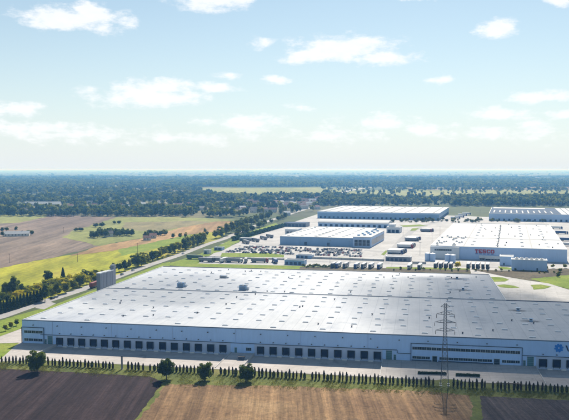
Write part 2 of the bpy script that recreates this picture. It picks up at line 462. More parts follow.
def strip(name, line, w, z, mat, step=0, amp=0):
    """road of width w along a ground polyline"""
    L_, R_ = [], []
    for i, p in enumerate(line):
        a = Vector(line[max(0, i - 1)][:2]); b = Vector(line[min(len(line) - 1, i + 1)][:2])
        d = (b - a).normalized(); n = Vector((-d.y, d.x)) * w / 2
        L_.append(Vector(p[:2]) + n); R_.append(Vector(p[:2]) - n)
    return sheet(name, L_ + R_[::-1], z, mat, step, amp)

# ------------------------------------------------------------------ near warehouse frame
HB = 11.5
P0 = G(22, 319.5, HB); P1 = G(569, 341.2, HB); PB = G(163, 266, HB)
TH = math.atan2(-(P1.y - P0.y), P1.x - P0.x)
E = Vector((math.cos(TH), -math.sin(TH), 0)); NRM = Vector((math.sin(TH), math.cos(TH), 0))
O0 = Vector((P0.x, P0.y, 0))
def W(u, v, z=0.0): return O0 + E * u + NRM * v + Vector((0, 0, z))
def uv_of(p):
    d = Vector((p[0], p[1], 0)) - O0
    return d.dot(E), d.dot(NRM)
def s_of(px, z=3.0):
    """distance along the facade of what shows at pixel column px"""
    lo, hi = -60.0, 400.0
    for _ in range(50):
        m = (lo + hi) / 2
        p = W(m, 0, z)
        if proj(*p)[0] < px: lo = m
        else: hi = m
    return (lo + hi) / 2
LEN = 330.0
DEP = (PB - P0).dot(NRM)
MID = uv_of(G(284, 293, HB))[1]
NOTCH = uv_of(G(505, 298, HB))[0]
print('theta', math.degrees(TH), 'depth', DEP, 'mid', MID, 'notch', NOTCH)

# ------------------------------------------------------------------ ground: one sheet round the sunken apron
def build_ground():
    far = 70000.0
    hole = [W(-2, -29), W(LEN + 20, -29), W(LEN + 20, 20), W(-2, 20)]
    ring = [Vector((-far, -2000, 0)), Vector((far, -2000, 0)), Vector((far, far, 0)), Vector((-far, far, 0))]
    me = bpy.data.meshes.new('ground')
    v = [tuple(p) for p in ring + hole]
    me.from_pydata(v, [], [(0, 1, 5, 4), (1, 2, 6, 5), (2, 3, 7, 6), (3, 0, 4, 7)])
    m, N, L, b = nodes_of('open_country')
    p = coords(N, L)
    vor = N.new('ShaderNodeTexVoronoi'); vor.inputs['Scale'].default_value = 1.0
    mp = coords(N, L, math.radians(17), (1 / 420.0, 1 / 900.0, 1)); L.new(mp, vor.inputs['Vector'])
    sepc = N.new('ShaderNodeSeparateColor'); L.new(vor.outputs['Color'], sepc.inputs[0])
    col = ramp(N, L, sepc.outputs[0], [(.0, (.060, .080, .030)), (.3, (.085, .105, .040)), (.5, (.140, .150, .065)), (.65, (.190, .165, .095)), (.8, (.070, .085, .035)), (1, (.240, .215, .140))])
    col = mixc(N, L, .8, col, ramp(N, L, noise(N, L, p, .02, 6, .7), [(.3, (.65, .65, .65)), (.7, (1.3, 1.3, 1.3))]), 'MULTIPLY')
    col = mixc(N, L, .8, col, ramp(N, L, noise(N, L, p, .3, 5, .7), [(.3, (.75, .75, .75)), (.7, (1.25, 1.25, 1.25))]), 'MULTIPLY')
    L.new(col, b.inputs['Base Color']); b.inputs['Roughness'].default_value = .95; b.inputs['Specular IOR Level'].default_value = .1
    me.materials.append(m)
    o = put('ground', me); o['kind'] = 'structure'
build_ground()

# apron with sunken dock bays: level forecourts at 0, bays falling to -1.1 at the facade
U_END = LEN + 20
s_left_end = s_of(56, 0)
s_mid0, s_mid1 = s_of(231, 0), s_of(254, 0)
s_off0, s_off1 = s_of(383, 0), s_of(535.5, 0)
flats = [(-2, s_left_end), (s_mid0, s_mid1), (s_off0, s_off1)]
bays = [(s_left_end, s_mid0), (s_mid1, s_off0), (s_off1, U_END)]
def apron():
    m = MB()
    for a, b in flats:
        m.poly([W(a, -29), W(b, -29), W(b, .4), W(a, .4)])
    for a, b in bays:
        m.poly([W(a, -29), W(b, -29), W(b, -27), W(a, -27)])
        m.poly([W(a, -27), W(b, -27), W(b, -8, -1.1), W(a, -8, -1.1)])
        m.poly([W(a, -8, -1.1), W(b, -8, -1.1), W(b, .4, -1.1), W(a, .4, -1.1)])
    m.poly([W(-2, .4), W(0, .4), W(0, 20), W(-2, 20)])
    o = m.build('apron', 'apron'); o['kind'] = 'structure'
    for i, (s, lab) in enumerate(((s_left_end, 'low concrete retaining wall beside the left office forecourt'), (s_mid0, 'long pale concrete retaining wall left of the small middle entrance'),
                                  (s_mid1, 'pale concrete retaining wall right of the small middle entrance'), (s_off0, 'concrete retaining wall left of the two storey office forecourt'),
                                  (s_off1, 'concrete retaining wall right of the two storey office forecourt'))):
        w = MB(); w.box(-.18, .18, -27, -.05, -1.15, .28)
        tag(w.build('retaining_wall', 'kerb', None, W(s, 0), -TH), lab, 'wall', 'retaining walls of the dock bays')
apron()

# grass, paving and fields, each a few centimetres above the sheet below
psheet('verge', [(0, 365.5), (569, 396), (640, 402), (640, 383), (569, 388.5), (0, 358.5), (-60, 354), (-60, 361)], .03, 'rough_grass', 2.5, .5, 3)
psheet('grass_margin', [(-60, 358.5), (0, 363), (569, 393.5), (660, 398), (660, 430), (-60, 430)], .02, 'rough_grass')
psheet('ploughed_field', [(-80, 362), (0, 368.5), (150, 376.5), (163, 382.5), (126, 432), (100, 470), (-220, 470)], .05, 'soil', 2.0, .35, 5)
psheet('stubble_field', [(166, 384.5), (300, 386.5), (380, 390), (430, 391), (470, 396), (474, 430), (480, 470), (104, 470), (130, 432)], .05, 'stubble', 2.0, .95, 6)
psheet('ploughed_field', [(480, 396), (569, 400.5), (660, 405), (700, 470), (489, 470), (484, 430)], .05, 'soil2', 2.0, .35, 7)
psheet('driveway', [(-40, 337), (0, 336.5), (22, 328.5), (22.5, 342.5), (0, 343.4), (-40, 346)], .04, 'apron')
psheet('pavement', [(-40, 362), (0, 359.5), (17, 344.5), (24, 342.5), (24.5, 360.5), (0, 361.5)], .035, 'apron')
psheet('lawn', [(-60, 322), (0, 320.5), (52, 305.5), (100, 287.5), (163, 263), (170, 262), (170, 268), (22, 328), (0, 336.5), (-60, 338)], .025, 'verge', 3, .4)
psheet('lawn', [(-60, 345), (0, 343.6), (19.5, 343.2), (17, 344.5), (0, 359.6), (-60, 368)], .03, 'verge', 2, .2)

psheet('grass_mound', [(398, 386.5), (420, 383), (432, 380.5), (444, 379), (458, 380), (470, 384), (480, 391.5), (400, 388)], .045, 'rough_grass', 2, .3)
# country road along the tree row
road_px = [(-60, 333), (0, 317), (40, 303), (80, 290.3), (118, 276.5), (150, 264.8), (178, 255.6), (192, 250), (206, 244.6), (223, 239.2), (247, 228.5), (273, 219.5), (300, 211), (322, 204.5)]
ROAD = [G(x, y) for x, y in road_px]
strip('road', ROAD, 9.0, .06, 'road')
psheet('driveway', [(35, 308), (45, 300.5), (56, 303.5), (44, 309.5)], .055, 'road')
psheet('lawn', [(165, 264.5), (200, 254), (222, 256), (300, 263), (330, 269), (200, 269)], .03, 'verge', 3, .4)

# asphalt lanes through the logistics park
M['lane'] = concrete('lane_asphalt', (.40, .39, .385), .25, 0, TH2)
strip('lane', [G(*q) for q in ((200, 257.6), (214, 256.6), (250, 258.2), (300, 260.8), (345, 262.6), (384, 263.8), (430, 265), (500, 267.6))], 7.5, .075, 'lane')
strip('lane', [G(*q) for q in ((384, 263.6), (392, 252), (402, 240), (412, 231), (428, 224.4), (470, 214))], 9.0, .07, 'lane')
strip('lane', [G(*q) for q in ((222, 243.6), (240, 241.5), (262, 245), (300, 247.6), (362, 250.2), (386, 252))], 7.0, .065, 'lane')
# fields to the left of the road (far to near)
psheet('meadow', [(-60, 213), (48, 213.5), (46, 217), (20, 222.5), (-60, 227)], .05, 'green_field', 15, 2)
psheet('ploughed_field', [(46, 217), (48, 214.5), (116, 217.5), (100, 223.5), (74, 231), (64, 237), (92, 243), (100, 246), (60, 256), (0, 268), (-60, 279), (-60, 227), (20, 222.5)], .05, 'brown_field', 12, 3)
psheet('meadow', [(116, 217.5), (190, 217.2), (236, 220), (216, 222), (150, 237), (125, 241), (100, 246), (88, 243), (62, 237.5), (74, 230.5), (100, 223)], .10, 'green_field', 8, 3)
psheet('fallow_strip', [(124, 222.5), (190, 221), (214, 221.8), (160, 231), (140, 231), (122, 228)], .13, 'earth_pale', 10, 4)
psheet('stubble_field', [(150, 237), (180, 228), (215, 221.5), (236, 221.5), (228, 230), (190, 234.5), (150, 243), (112, 251), (70, 256), (100, 246)], .15, 'tan_field', 10, 2)
psheet('crop_field', [(-60, 279), (0, 267.5), (62, 256), (112, 250.5), (150, 243), (192, 234.5), (226, 229.5), (222, 238), (190, 249.5), (118, 275), (40, 301), (0, 314), (-60, 330)], .035, 'yellow_field', 10, 1.5)
psheet('crop_field', [(118, 247), (140, 243), (190, 234), (188, 240), (150, 250), (120, 256)], .08, 'verge', 8, 2)

# logistics park ground
psheet('yard', [(198, 263.5), (214, 253), (238, 243), (262, 232), (288, 224), (318, 214), (345, 211), (700, 226), (720, 262), (600, 270), (480, 270.5), (300, 266)], .04, 'yard')
psheet('lawn', [(220, 257.2), (222, 253), (270, 253.2), (284, 255), (284, 257.5)], .09, 'verge', 3, .3)
psheet('car_park', [(224, 253), (242, 244.5), (276, 246), (364, 249.5), (366, 256), (312, 257)], .08, 'yard')
psheet('lawn', [(196, 255.8), (224, 243), (246, 233), (276, 223), (280, 226), (236, 243), (222, 251), (205, 256)], .09, 'verge', 5, 1)
psheet('earth_bank', [(300, 267), (385, 268.5), (480, 269.5), (505, 271), (545, 269), (640, 268), (640, 290), (569, 282), (530, 280.5), (505, 276.5), (484, 272.5), (300, 272)], .10, 'earth', 4, .8)
psheet('lawn', [(530, 279), (569, 275), (640, 276), (640, 292), (569, 289), (548, 284)], .14, 'verge', 4, .8)
psheet('yard', [(470, 269.6), (505, 276.8), (530, 281), (548, 283.5), (569, 290), (660, 306), (660, 320), (480, 312)], .17, 'yard')
for pix in ([(486, 278), (492, 277.2), (503, 277.8), (509, 280), (505, 281.8), (494, 282), (487, 281)], [(497, 285.5), (504, 284.6), (514, 286), (519.5, 288), (510, 288.3), (500, 287.5)],
            [(530.5, 285.3), (541, 284.8), (551.5, 287), (545, 289), (534, 290)]):
    psheet('grass_island', pix, .26, 'verge', 4, .5)
for pix in ([(386, 267.2), (430, 267.6), (470, 268.8), (470, 269.8), (386, 268.6)], [(381, 254.5), (386, 250.5), (388, 251), (384, 255.5)], [(338, 257.6), (384, 259.6), (384, 260.6), (338, 258.6)], [(400, 225.5), (420, 224.6), (428, 226), (404, 227)], [(498, 266.5), (512, 268), (545, 270.5), (500, 269.6)], [(412, 228.5), (419, 228), (416, 230.5), (410, 231)]):
    psheet('lawn', pix, .16, 'verge', 3, .5)
psheet('far_road', [(326, 196.2), (331, 196.2), (352, 190.6), (384, 185.6), (381, 185.4), (348, 190.2)], .3, 'yard')
psheet('meadow', [(196, 188.5), (330, 187.5), (345, 191), (330, 196), (255, 197), (225, 194)], .3, 'green_field', 40, 6)
psheet('meadow', [(352, 191), (420, 189), (640, 191), (640, 195), (450, 196), (345, 196)], .3, 'green_field', 40, 6)
psheet('ploughed_field', [(400, 188), (640, 186.5), (640, 189), (430, 190)], .35, 'brown_field', 40, 6)

# ------------------------------------------------------------------ near warehouse
def near_warehouse():
    root = thing('warehouse', 'huge white roofed warehouse with pale blue dock facade along the near fields', 'warehouse', W(0, 0), -TH)
    # local axes: x along the facade, y into the depth
    w = MB()
    out = [(0, 0), (LEN, 0), (LEN, MID), (NOTCH, MID), (NOTCH, DEP), (0, DEP)]
    w.prism(out, -1.2, HB - .45)
    w.build('wall', 'wall', root)
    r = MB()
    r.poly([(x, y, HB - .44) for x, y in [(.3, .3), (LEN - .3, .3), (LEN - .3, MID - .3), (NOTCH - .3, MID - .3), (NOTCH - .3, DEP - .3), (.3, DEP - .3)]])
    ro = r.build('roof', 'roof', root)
    def edge(name, x0, x1, y0, y1, z0, z1, mat, parent): m = MB(); m.box(x0, x1, y0, y1, z0, z1); return m.build(name, mat, parent)
    # parapet rims
    edge('parapet', -.06, LEN, -.08, .3, HB - .45, HB, 'skyl_trim', root)
    edge('parapet', -.06, .3, .3, DEP - .3, HB - .45, HB, 'white', root)
    edge('parapet', -.06, NOTCH, DEP - .3, DEP + .06, HB - .45, HB, 'roof_line', root)
    edge('parapet', NOTCH - .3, NOTCH, MID + .3, DEP - .3, HB - .45, HB, 'white', root)
    edge('parapet', NOTCH, LEN, MID - .3, MID, HB - .45, HB, 'trim', root)
    edge('fire_wall_parapet', .3, NOTCH - .3, MID - .25, MID + .25, HB - .44, HB - .02, 'seam_grey', root)
    # domed skylights in staggered rows
    def sky_mesh():
        m = MB()
        m.box(-1.55, 1.55, -.8, .8, 0, .22, 0)
        m.box(-1.6, 1.6, -.85, .85, .22, .29, 1)
        m.hexa([(-1.5, -.75, .29), (1.5, -.75, .29), (1.5, .75, .29), (-1.5, .75, .29)], [(-1.25, -.4, .52), (1.25, -.4, .52), (1.25, .4, .52), (-1.25, .4, .52)], 1)
        return m.mesh('skylight', ['skyl_kerb', 'sky_dome'])
    sm = sky_mesh()
    rr = random.Random(3)
    for i in range(14):
        y = 6.5 + i * 13.9
        for j in range(24):
            x = 8 + j * 11.6 + (i % 2) * 1.3 + i * .35
            if y > DEP - 4 or abs(y - MID) < 1.6: continue
            if y > MID - 4 and x > NOTCH - 6: continue
            if i == 0 and j % 2: continue
            if rr.random() < .02: continue
            o = put('skylight', sm, root, (x + rr.uniform(-.15, .15), y + rr.uniform(-.2, .2), HB - .435)); o.scale = (.86, .86, .86)
    # small dark vents and a few larger exhaust fans, each in a soft dark patch
    vm = MB(); vm.cyl(0, 0, .28, 0, .55, 8); vm.cyl(0, 0, .46, .55, .78, 8)
    vme = vm.mesh('roof_vent', 'lamp')
    for k in range(46):
        x, y = rr.uniform(10, 255), rr.uniform(8, DEP - 8)
        if x > NOTCH - 8 and y > MID - 6: continue
        put('roof_vent', vme, root, (x, y, HB - .44))
    smudge = bpy.data.materials.new('dark_smudge'); smudge.use_nodes = True
    N, L = smudge.node_tree.nodes, smudge.node_tree.links
    tc = N.new('ShaderNodeTexCoord'); b = N['Principled BSDF']; b.inputs['Roughness'].default_value = .8
    b.inputs['Base Color'].default_value = (.10, .10, .115, 1)
    mp = N.new('ShaderNodeMapping'); mp.inputs['Scale'].default_value = (1 / 7.0, 1 / 4.0, 1); L.new(tc.outputs['Object'], mp.inputs['Vector'])
    ln = N.new('ShaderNodeVectorMath'); ln.operation = 'LENGTH'; L.new(mp.outputs[0], ln.inputs[0])
    nz = N.new('ShaderNodeTexNoise'); nz.inputs['Scale'].default_value = .5; nz.inputs['Detail'].default_value = 6; L.new(tc.outputs['Object'], nz.inputs['Vector'])
    sb = N.new('ShaderNodeMath'); sb.operation = 'SUBTRACT'; L.new(nz.outputs[0], sb.inputs[0]); L.new(ln.outputs['Value'], sb.inputs[1])
    mr = N.new('ShaderNodeMapRange'); mr.inputs['From Min'].default_value = -.35; mr.inputs['From Max'].default_value = .45; mr.inputs['To Max'].default_value = .75
    L.new(sb.outputs[0], mr.inputs['Value']); L.new(mr.outputs[0], b.inputs['Alpha'])
    fan = MB(); fan.box(-.8, .8, -.8, .8, 0, .6, 0); fan.cyl(0, 0, .7, .6, 1.3, 10, 1); fan.cyl(0, 0, .95, 1.3, 1.5, 10, 0)
    fme = fan.mesh('exhaust_fan', ['unit', 'lamp'])
    sme = MB(); sme.poly([(-8, -5, 0), (8, -5, 0), (8, 5, 0), (-8, 5, 0)]); sme = sme.mesh('dark_patch', smudge)
    for k, (px, py) in enumerate(((457, 278.2), (463, 289.3), (518, 309.8), (531, 320.4))):
        u, v = uv_of(G(px, py, HB))
        put('exhaust_fan', fme, root, (u, v, HB - .44))
        put('dark_patch', sme, root, (u, v, HB - .43 + .002 * k))
    # rooftop units
    for (px, py, sx, sy, sz, mat) in ((180.5, 286.5, 4.6, 3.4, 2.9, 'unit'), (242.5, 289.5, 4.6, 3.6, 3.2, 'unit'), (223, 277.5, 4.8, 2.6, 1.7, 'unit_white')):
        u, v = uv_of(G(px, py, HB))
        m = MB(); m.box(-sx / 2, sx / 2, 0, sy, .25, sz * .82); m.box(-sx / 2 - .1, sx / 2 + .1, -.1, sy + .1, sz * .82, sz * .88, 1)
        for q in (-1, 1): m.box(q * sx * .38 - .1, q * sx * .38 + .1, .1, sy - .1, 0, .25, 1)
        uo = m.build('rooftop_unit', [mat, 'lamp'], root, (u, v, HB - .44))
        for q in (-1, 1):
            f = MB(); f.cyl(0, 0, sx * .17, 0, sz * .10, 12); f.build('fan', 'unit', uo, (q * sx * .25, sy / 2, sz * .88))
        d = MB(); d.box(sx / 2 + .003, sx / 2 + 1.3, sy * .3, sy * .75, .2, sz * .55); d.build('duct', 'unit_white', uo)
        g = MB()
        for q in range(5): g.box(-sx * .4, sx * .4, -.05, -.003, sz * (.2 + q * .11), sz * (.26 + q * .11))
        g.build('grille', 'lamp', uo)

    # ---- facade
    docks_px = [60, 71.2, 82.1, 93.6, 104.7, 116.1, 127.7, 139.3, 150.4, 162.9, 174.6, 186.6, 198.6, 210.9, 223.1, 260.7, 273.3, 286, 298.9, 311.7, 324.6, 337.9, 351.2, 364.3, 377.4, 542.9, 556.6]
    ss = [s_of(p, 1.5) for p in docks_px]
    pitch = 5.35
    ss += [ss[-1] + (ss[-1] - ss[-2]) * k for k in range(1, 7)]
    # lower pale strip and its dark cap line
    def bayrange(k): return bays[k][0] + .25, min(bays[k][1], LEN) - .25
    for k in range(3):
        a, b = bayrange(k)
        edge('dock_wall', a, b, -.14, -.003, -1.19, 4.35, 'dockwall', root)
    edge('trim_band', s_left_end - 8.0, s_of(397, 4.5), -.30, -.006, 4.36, 4.62, 'trim', root)
    edge('trim_band', s_of(522.5, 4.5), LEN, -.30, -.006, 4.36, 4.62, 'trim', root)
    # one dock: sheltered door, bumpers
    door = MB(); door.box(-1.3, 1.3, -.20, -.15, .1, 2.95)
    for q in range(5): door.box(-1.28, 1.28, -.215, -.203, .16 + q * .55, .62 + q * .55)
    door = door.mesh('door_panel', 'door_blue')
    shel = MB(); shel.box(-1.65, -1.3, -.75, -.145, .1, 3.35); shel.box(1.3, 1.65, -.75, -.145, .1, 3.35); shel.box(-1.3, 1.3, -.75, -.145, 2.95, 3.35)
    shel = shel.mesh('dock_shelter', 'rubber')
    bum = MB(); bum.box(-.14, .14, -.32, -.145, -.55, .05); bum = bum.mesh('bumper', 'rubber')
    win = MB(); win.box(-.3, .3, -.235, -.218, 1.55, 1.85); win = win.mesh('vision_panel', 'glass')
    lev = MB(); lev.box(-1.1, 1.1, -.42, -.145, -.18, .06); lev = lev.mesh('leveller', 'lamp')
    num = MB(); num.box(-1.05, 1.05, -1.05, -.9, 0, .55); num.box(-1.05, 1.05, -.9, -.145, 0, .42)
    num = num.mesh('wheel_guide', 'white')
    lampm = MB(); lampm.box(-.2, .2, -.55, -.003, 0, .22); lampm.box(-.32, .32, -.62, -.3, -.16, -.001); lampm = lampm.mesh('wall_lamp', 'lamp')
    for k, s in enumerate(ss):
        if s > LEN - 4: continue
        d = bpy.data.objects.new('dock_door', None); C.objects.link(d); d.parent = root; d.location = (s, 0, 0); d.empty_display_size = .4
        put('door_panel', door, d); put('dock_shelter', shel, d); put('vision_panel', win, d); put('leveller', lev, d)
        for q in (-1, 1): put('bumper', bum, d, (q * 1.3, 0, 0))
        nxt = ss[k + 1] if k + 1 < len(ss) else s + pitch
        if nxt - s < 7: put('wheel_guide', num, root, ((s + nxt) / 2, 0, -1.1))
        put('wall_lamp', lampm, root, (s, -.02, 5.35))
    for k in range(24):
        s = 6 + k * 12.6
        if abs(s - s_of(559, 9)) > 6: put('wall_lamp', lampm, root, (s, 0, 9.0))
    # sectional drive-in doors and staff doors
    def gate(px0, px1, h, name='drive_in_door', mat='door_teal'):
        a, b = s_of(px0, 1), s_of(px1, 1)
        f = MB()
        f.box(a - .15, a, -.12, -.004, .002, h + .15); f.box(b, b + .15, -.12, -.004, .002, h + .15); f.box(a, b, -.12, -.004, h, h + .15)
        p = MB()
        n = max(2, int(h / .7))
        for q in range(n): p.box(a, b, -.08, -.004, .002 + h * q / n, h * (q + 1) / n - .05)
        d = p.build(name, mat, root); f.build('door_frame', 'frame', d)
        hd = MB(); hd.box(b - .35, b - .2, -.14, -.082, 1.0, 1.2); hd.build('handle', 'lamp', d)
    gate(47.8, 52.6, 3.9); gate(386.2, 391.8, 4.0); gate(527.2, 533.6, 4.0)
    gate(45.0, 46.6, 2.2, 'staff_door'); gate(234.8, 236.8, 2.3, 'staff_door'); gate(393.8, 395.9, 2.3, 'staff_door'); gate(523.2, 525.4, 2.3, 'staff_door')
    # windows
    def window(a, b, z0, z1, cols=2):
        f = MB()
        f.box(a - .08, a, -.10, -.004, z0 - .08, z1 + .08); f.box(b, b + .08, -.10, -.004, z0 - .08, z1 + .08)
        f.box(a, b, -.10, -.004, z0 - .08, z0); f.box(a, b, -.10, -.004, z1, z1 + .08)
        for q in range(1, cols): x = a + (b - a) * q / cols; f.box(x - .03, x + .03, -.09, -.004, z0, z1)
        wo = f.build('window', 'frame', root)
        p = MB(); p.box(a + .002, b - .002, -.05, -.006, z0 + .002, z1 - .002); p.build('pane', 'glass', wo)
    def ribbon(px0, px1, z0, z1, w=2.0, gap=.22):
        a, b = s_of(px0, z0), s_of(px1, z0); n = max(1, round((b - a) / (w + gap))); st = (b - a) / n
        for q in range(n): window(a + q * st + gap / 2, a + (q + 1) * st - gap / 2, z0, z1)
    # left corner office
    ribbon(24.2, 42.8, 5.0, 6.2, 1.9); ribbon(24.2, 42.8, 1.1, 2.3, 1.9, .3)
    # middle entrance window
    window(s_of(246.2, 1.5), s_of(251.2, 1.5), 1.1, 2.5, 3)
    # two storey office: long ribbons
    ribbon(412.3, 520.2, 5.05, 6.25, 1.9, .16)
    ribbon(412.3, 430, .95, 2.05, 1.9, .16); ribbon(439.3, 492, .95, 2.05, 1.9, .16); ribbon(502, 519.8, .95, 2.05, 1.9, .16)
    gate(432.5, 437, 2.4, 'entrance_door', 'glass'); gate(494, 499.5, 2.4, 'entrance_door', 'glass')
    def outline(px0, px1, ztop, name):
        a, b = s_of(px0, 4), s_of(px1, 4)
        f = MB(); f.box(a - .25, a, -.38, -.005, .002, ztop + .25); f.box(b, b + .25, -.38, -.005, .002, ztop + .25); f.box(a, b, -.38, -.005, ztop, ztop + .25)
        f.build(name, 'trim', root)
    outline(22.2, 43.8, 7.7, 'office_frame'); outline(411.2, 521.8, 7.7, 'office_frame')
    edge('plinth', s_of(411.8, 0), s_of(431.5, 0), -.16, -.004, .003, .55, 'trim', root)
    edge('plinth', s_of(438.2, 0), s_of(493, 0), -.16, -.004, .003, .55, 'trim', root)
    edge('trim_band', s_of(397, 4.2), s_of(397.6, 4.2), -.29, -.006, 3.1, 4.355, 'trim', root)
    edge('trim_band', s_of(397.65, 3), s_of(411, 3), -.29, -.006, 2.95, 3.2, 'trim', root)
    # gutter downpipes
    for k in range(10):
        x = 16 + k * 30.5
        if s_off0 - 2 < x < s_off1 + 2: continue
        m = MB(); m.box(x - .07, x + .07, -.2, -.004, 4.63, HB - .5); m.build('downpipe', 'wall2', root)
    # emblem: eight rounded blue rays round a hub, and the letter after it
    cu, cz = s_of(558.8, 8.2), 8.35
    for k in range(8):
        a = k * math.pi / 4 + .2
        m = MB(); pts = []
        for (rr_, ww) in ((.35, .28), (1.05, .52), (1.75, .40)):
            pts.append((rr_, -ww))
        for (rr_, ww) in ((1.95, 0), (1.75, .40), (1.05, .52), (.35, .28)):
            pts.append((rr_, ww))
        f = lambda p, y: (cu + p[0] * math.cos(a) - p[1] * math.sin(a), y, cz + p[0] * math.sin(a) + p[1] * math.cos(a))
        m.hexa([f(p, -.03 - .004 * k) for p in pts], [f(p, -.14 - .004 * k) for p in pts])
        m.build('emblem_ray', 'logo_blue', root)
    m = MB(); vx = s_of(565.4, 8.2); h = 2.5; wv = 2.7; t = .62
    for pts in ([(0, h), (t, h), (wv / 2 + .12, 0), (wv / 2 - .32, 0)], [(wv - t, h), (wv, h), (wv / 2 + .32, 0), (wv / 2 + .121, 0.0)]):
        m.hexa([(vx + p[0], -.03, cz - 1.25 + p[1]) for p in pts], [(vx + p[0], -.15, cz - 1.25 + p[1]) for p in pts])
    m.build('letter', 'navy', root)
    return root
near_warehouse()

# grey panelled tower against the warehouse's left side
def tower():
    a = uv_of(G(100.5, 289.5, HB)); b = uv_of(G(116.2, 283.6, HB))
    l = b[1] - a[1]
    root = thing('panel_tower', 'tall narrow grey ribbed tower against the left side of the big warehouse', 'tower', W(-2.9, a[1]), -TH)
    h0 = HB + 9.6
    for k in range(3):
        m = MB(); y0 = l * .86 * k / 3; y1 = l * .86 * (k + 1) / 3 - .12
        m.box(0, 2.5, y0, y1, 0, h0 - .25 * k); m.build('tower_bay', 'wall_grey', root)
        c = MB(); c.box(-.1, 2.6, y0 - .05, y1 + .05, h0 - .25 * k, h0 - .25 * k + .5); c.build('cap', 'white', root)
        for q in range(1, 3):
            r = MB(); yy = y0 + (y1 - y0) * q / 3; r.box(2.5, 2.62, yy - .1, yy + .1, 0, h0 - .3 - .25 * k); r.build('rib', 'wall_grey', root)
        for q in range(3):
            r = MB(); xx = .4 + .85 * q; r.box(xx - .1, xx + .1, y0 - .12, y0 - .003, 0, h0 - .3 - .25 * k)
            if k == 0: r.build('rib', 'wall_grey', root)
    m = MB(); m.box(.2, 2.4, l * .86, l, 0, h0 + 2.4); m.build('stair_core', 'wall_grey', root)
    m = MB(); m.box(.1, 2.5, l * .86 - .1, l + .1, h0 + 2.4, h0 + 2.7); m.build('cap', 'wall_grey', root)
tower()

# ------------------------------------------------------------------ logistics park behind
def hall_root(name, label, cat, px, py, h, rot=TH2):
    p = G(px, py, h)
    return thing(name, label, cat, (p.x, p.y, 0), -rot)
def box_part(name, mat, root, *b):
    m = MB(); m.box(*b); return m.build(name, mat, root)
def hall(root, wd, dp, h, wall='wall2', roof='roof2', x0=0, y0=0, rim='white'):
    box_part('wall', wall, root, x0, x0 + wd, y0, y0 + dp, .0, h - .4)
    r = MB(); r.poly([(x0 + .4, y0 + .4, h - .39), (x0 + wd - .4, y0 + .4, h - .39), (x0 + wd - .4, y0 + dp - .4, h - .39), (x0 + .4, y0 + dp - .4, h - .39)])
    ro = r.build('roof', roof, root)
    for b in ((x0 - .1, x0 + wd + .1, y0 - .1, y0 + .4), (x0 - .1, x0 + wd + .1, y0 + dp - .4, y0 + dp + .1), (x0 - .1, x0 + .4, y0 + .4, y0 + dp - .4), (x0 + wd - .4, x0 + wd + .1, y0 + .4, y0 + dp - .4)):
        box_part('parapet', rim, root, *b, h - .4, h)
    return ro
def dock_small(root, x, y, mat='door_blue', w=3.0, h=3.6):
    d = box_part('dock_door', mat, root, x - w / 2, x + w / 2, y - .25, y - .003, .3, h)
    return d

# cross-dock hall in the centre
r = hall_root('cross_dock_hall', 'low white roofed cross dock hall with blue front behind the car park', 'warehouse', 280, 236, 9.5)
hall(r, 84, 150, 9.5, 'wall_blue')
box_part('gutter', 'roof_line', r, 40, 41.2, .5, 149.5, 9.115, 9.35)
box_part('office_block', 'wall2', r, 84.3, 104, -3, 86, 0, 10.6)
box_part('office_roof', 'roof2', r, 84.1, 104.2, -3.2, 86.2, 10.6, 11.3)
for k in range(4):
    w_ = box_part('window', 'frame', r, 86 + k * 4.4, 89.8 + k * 4.4, -3.15, -3.003, 1.2, 8.2)
    for q in range(2): box_part('pane', 'glass', w_, 86.15 + k * 4.4, 89.65 + k * 4.4, -3.21, -3.155, 1.5 + q * 3.4, 4.5 + q * 3.4)
for k in range(12):
    w_ = box_part('window', 'frame', r, 104.003, 104.15, 2 + k * 7, 7.4 + k * 7, 2.0, 8.0)
    box_part('pane', 'glass', w_, 104.155, 104.2, 2.2 + k * 7, 7.2 + k * 7, 2.2, 7.8)
for k in range(9):
    u_ = box_part('rooftop_unit', 'unit', r, 87 + (k % 3) * 5, 89.6 + (k % 3) * 5, 8 + k * 8, 11 + k * 8, 11.3, 12.9)
for k in range(2):
    dock_small(r, 30 + k * 26, 0, 'trim')
for k in range(40):
    box_part('skylight', 'sky_dome', r, 5 + (k % 5) * 16, 8 + (k % 5) * 16, 12 + (k // 5) * 17, 13.6 + (k // 5) * 17, 9.115, 9.7)

# white gatehouse block at the hall's back left corner
r = hall_root('pump_house', 'small white block at the back left of the cross dock hall', 'building', 285, 229, 9, TH2)
hall(r, 17, 18, 9, 'wall_white')
for k in range(3): box_part('window', 'glass', r, 2 + k * 5, 5 + k * 5, -.12, -.003, 4, 6)
r = hall_root('transport_shed', 'long low dark shed left behind the cross dock hall', 'shed', 284, 222.5, 6, TH2)
hall(r, 34, 20, 6, 'wall_grey', 'roof_dark', rim='trim')
for k in range(6): box_part('gate', 'trim', r, 1 + k * 5.5, 5 + k * 5.5, -.15, -.003, .1, 4)
# barrel-roofed hall
p = G(318, 226.5)
r = thing('vaulted_hall', 'long hall with pale rounded vault roof between the blue halls', 'warehouse', (p.x, p.y, 0), -TH2)
box_part('wall', 'wall2', r, 0, 104, 0, 34, 0, 5.2)
m = MB()
arc = [(17 - 17.4 * math.cos(math.pi * k / 12), 5.2 + 4.2 * math.sin(math.pi * k / 12)) for k in range(13)]
m.extr(arc, -.4, 104.4); m.build('vault_roof', 'roof2', r)
for k in range(13): box_part('dock_door', 'door_blue', r, 2 + k * 8, 6 + k * 8, -.2, -.003, .2, 4)
